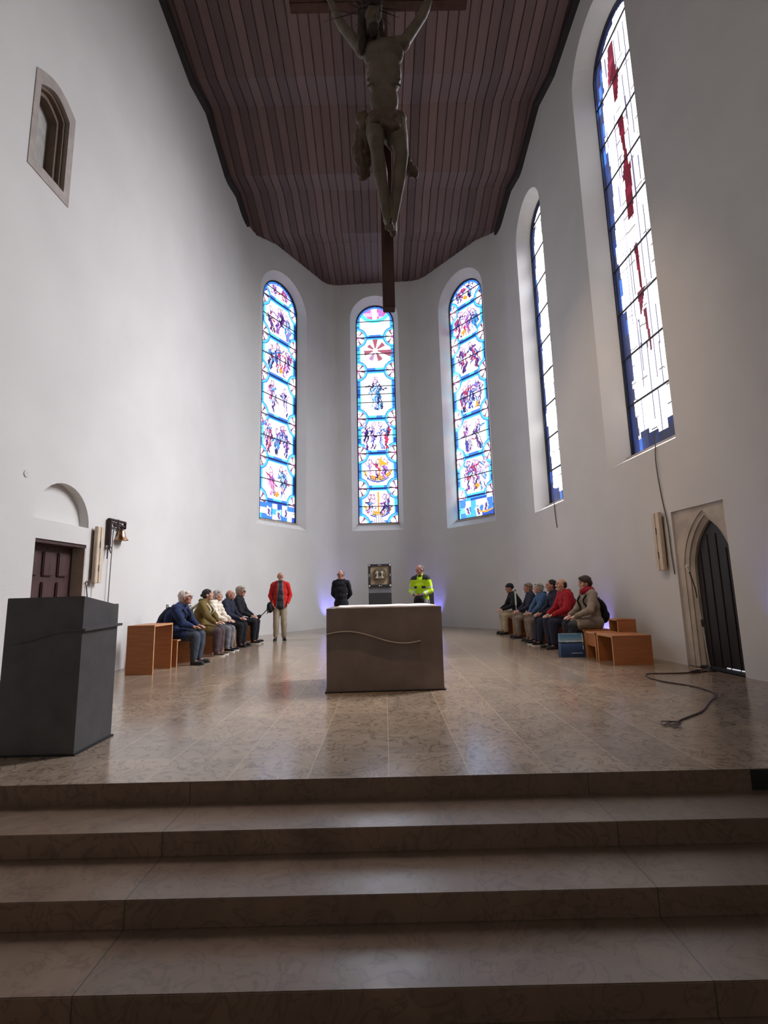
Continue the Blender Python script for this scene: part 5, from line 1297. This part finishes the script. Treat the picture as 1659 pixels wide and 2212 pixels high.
# ------------------------------------------------------------ hanging crucifix
CX, CY = 0.065, 2.86
t = empty('crucifix', (CX, CY, 2.92), math.radians(0), 'large dark wooden crucifix with carved figure hanging above the steps', 'crucifix')
bm = NB(); box(bm, -.038, .038, .0, .07, 0.0, 2.80); o = obj('post', bm, M['cross_wood'], t, bevel=.004)
bm = NB(); box(bm, -.64, .60, .0, .07, 2.30, 2.48); o = obj('crossbar', bm, M['cross_wood'], t, bevel=.004)
for s in (-1, 1):
    bm = NB(); tube(bm, [(s*.5, .035, 2.47), (s*.5, .035, ceil_z(CY)-2.92)], .005, 6); obj('hanging_wire', bm, M['steel'], t)
def corpus():
    V = Vector; z0 = .62   # heights above the foot of the post
    J = dict(pel=V((.0, -.10, 1.22)), chest=V((.0, -.13, 1.54)), neck=V((-.02, -.14, 1.80)), head=V((-.075, -.22, 1.85)),
             shL=V((-.14, -.11, 1.76)), shR=V((.135, -.11, 1.80)), elL=V((-.265, -.07, 2.00)), elR=V((.265, -.07, 2.06)), wrL=V((-.355, -.035, 2.27)), wrR=V((.355, -.035, 2.33)),
             hipL=V((-.065, -.10, 1.19)), hipR=V((.075, -.10, 1.19)), knL=V((-.055, -.23, .90)), knR=V((.095, -.20, .88)), anL=V((.0, -.09, .53)), anR=V((.035, -.07, .51)))
    pr = [('e', J['pel'], (.105, .075, .10), None), ('e', V((0, -.115, 1.36)), (.092, .068, .14), None), ('e', V((0, -.13, 1.54)), (.116, .085, .17), None), ('e', V((0, -.125, 1.70)), (.135, .075, .10), None), ('c', J['shL'], J['shR'], .045, .045), ('c', J['neck'], J['head']-V((0, -.03, .05)), .038, .040)]
    for n in 'LR':
        pr += [('c', J['sh'+n], J['el'+n], .040, .032), ('c', J['el'+n], J['el'+n].lerp(J['wr'+n], .35), .034, .034), ('c', J['el'+n].lerp(J['wr'+n], .35), J['wr'+n], .033, .018)]
        pr += [('c', J['hip'+n], J['hip'+n].lerp(J['kn'+n], .5), .066, .058), ('c', J['hip'+n].lerp(J['kn'+n], .5), J['kn'+n], .057, .043), ('c', J['kn'+n], J['kn'+n].lerp(J['an'+n], .35), .041, .044), ('c', J['kn'+n].lerp(J['an'+n], .35), J['an'+n], .043, .024)]
        pr += hand_prims(J['wr'+n], (J['wr'+n]-J['el'+n]), V((0, -1, 0)), .72, 1 if n == 'R' else -1, .5)
    pr += [('c', J['anL'], V((.015, -.16, .415)), .027, .022), ('c', J['anR'], V((.035, -.12, .41)), .027, .022)]
    for i in range(5): pr += [('c', V((.0+i*.011-.01, -.155, .43)), V((.0+i*.011-.012, -.185+.003*i, .388+.003*i)), .009, .007)]
    # ribs and collar bones
    for i in range(5):
        for s in (-1, 1): pr.append(('c', V((s*.03, -.205+.006*i, 1.63-.042*i)), V((s*.105, -.165, 1.605-.048*i)), .009, .007))
    Rm = rotm(math.radians(200), 0) @ rotm(0, 0)
    Rm = Matrix.Rotation(PI, 3, 'Z') @ rotm(math.radians(20), math.radians(-28), math.radians(12))
    pr += head_prims(J['head'], Rm, .80)
    return pr, J, Rm
pr, J, Rm = corpus()
me = grow(pr, .0062, 2); link_mesh('corpus', me, M['corpus'], t, True)
H = J['head']; P = lambda x, y, z: H+Rm @ (Vector((x, y, z))*.80)
me = grow([('e', P(0, -.030, .040), (.078, .086, .078), Rm), ('c', P(-.07, -.01, .0), P(-.085, .0, -.17), .030, .026), ('c', P(.07, -.01, .0), P(.09, .0, -.20), .030, .026), ('c', P(0, -.08, 0), P(0, -.08, -.14), .045, .04), ('e', P(0, .055, -.085), (.035, .036, .045), Rm)], .007, 2, wrinkle=.007, wscale=40)
link_mesh('hair', me, M['corpus_hair'], t, True)
cr_ = empty('tmp_crown'); bpy.data.objects.remove(cr_)
bm = NB(); tube(bm, [P(.092*math.cos(a), -.02+.108*math.sin(a), .058+.008*math.sin(5*a)) for a in [2*PI*i/24 for i in range(24)]], .011, 6, closed=True)
tube(bm, [P(.094*math.cos(a), -.02+.110*math.sin(a), .074+.008*math.cos(4*a)) for a in [2*PI*i/24 for i in range(24)]], .009, 6, closed=True)
crown = obj('crown_of_thorns', bm, M['corpus_hair'], t)
rr = random.Random(11)
for i in range(14):
    a = 2*PI*i/14+rr.uniform(-.1, .1); L = rr.uniform(.10, .15)+.13*max(0, math.cos(a))
    bm = NB(); b0 = P(.09*math.cos(a), -.02+.106*math.sin(a), .065); b1 = b0+(Rm @ Vector((math.cos(a), math.sin(a), rr.uniform(-.3, .5)))).normalized()*L
    tube(bm, [b0, b1], [.005, .001], 5); obj('thorn', bm, M['corpus_hair'], crown)
# loincloth with a hanging end on the left and a knot on the right
me = grow([('e', (0, -.10, 1.20), (.122, .092, .095), None), ('c', (-.08, -.13, 1.18), (.06, -.19, 1.08), .05, .035), ('c', (.09, -.10, 1.24), (-.06, -.18, 1.14), .045, .04), ('c', (.05, -.11, 1.13), (.085, -.12, 1.00), .07, .055)], .009, 2, wrinkle=.014, wscale=22)
lc = link_mesh('loincloth', me, M['loincloth'], t, True)
me = grow([('e', (-.135, -.10, 1.24), (.045, .04, .05), None), ('c', (-.135, -.10, 1.20), (-.165, -.09, 1.02), .036, .046), ('c', (-.165, -.09, 1.02), (-.150, -.08, .86), .046, .034), ('c', (-.12, -.10, 1.1), (-.125, -.08, .85), .034, .02)], .009, 2, wrinkle=.016, wscale=26)
link_mesh('cloth_end', me, M['loincloth'], lc, True)
me = grow([('e', (.160, -.08, .88), (.034, .03, .045), None), ('e', (.185, -.08, .86), (.025, .03, .03), None), ('c', (.10, -.09, 1.05), (.155, -.08, .90), .022, .025)], .008, 2, wrinkle=.012, wscale=30)
link_mesh('cloth_knot', me, M['loincloth'], lc, True)
bm = NB(); tube(bm, [(.02, -.20, .44), (.02, -.08, .46)], .008, 6); obj('nail', bm, M['iron'], t)
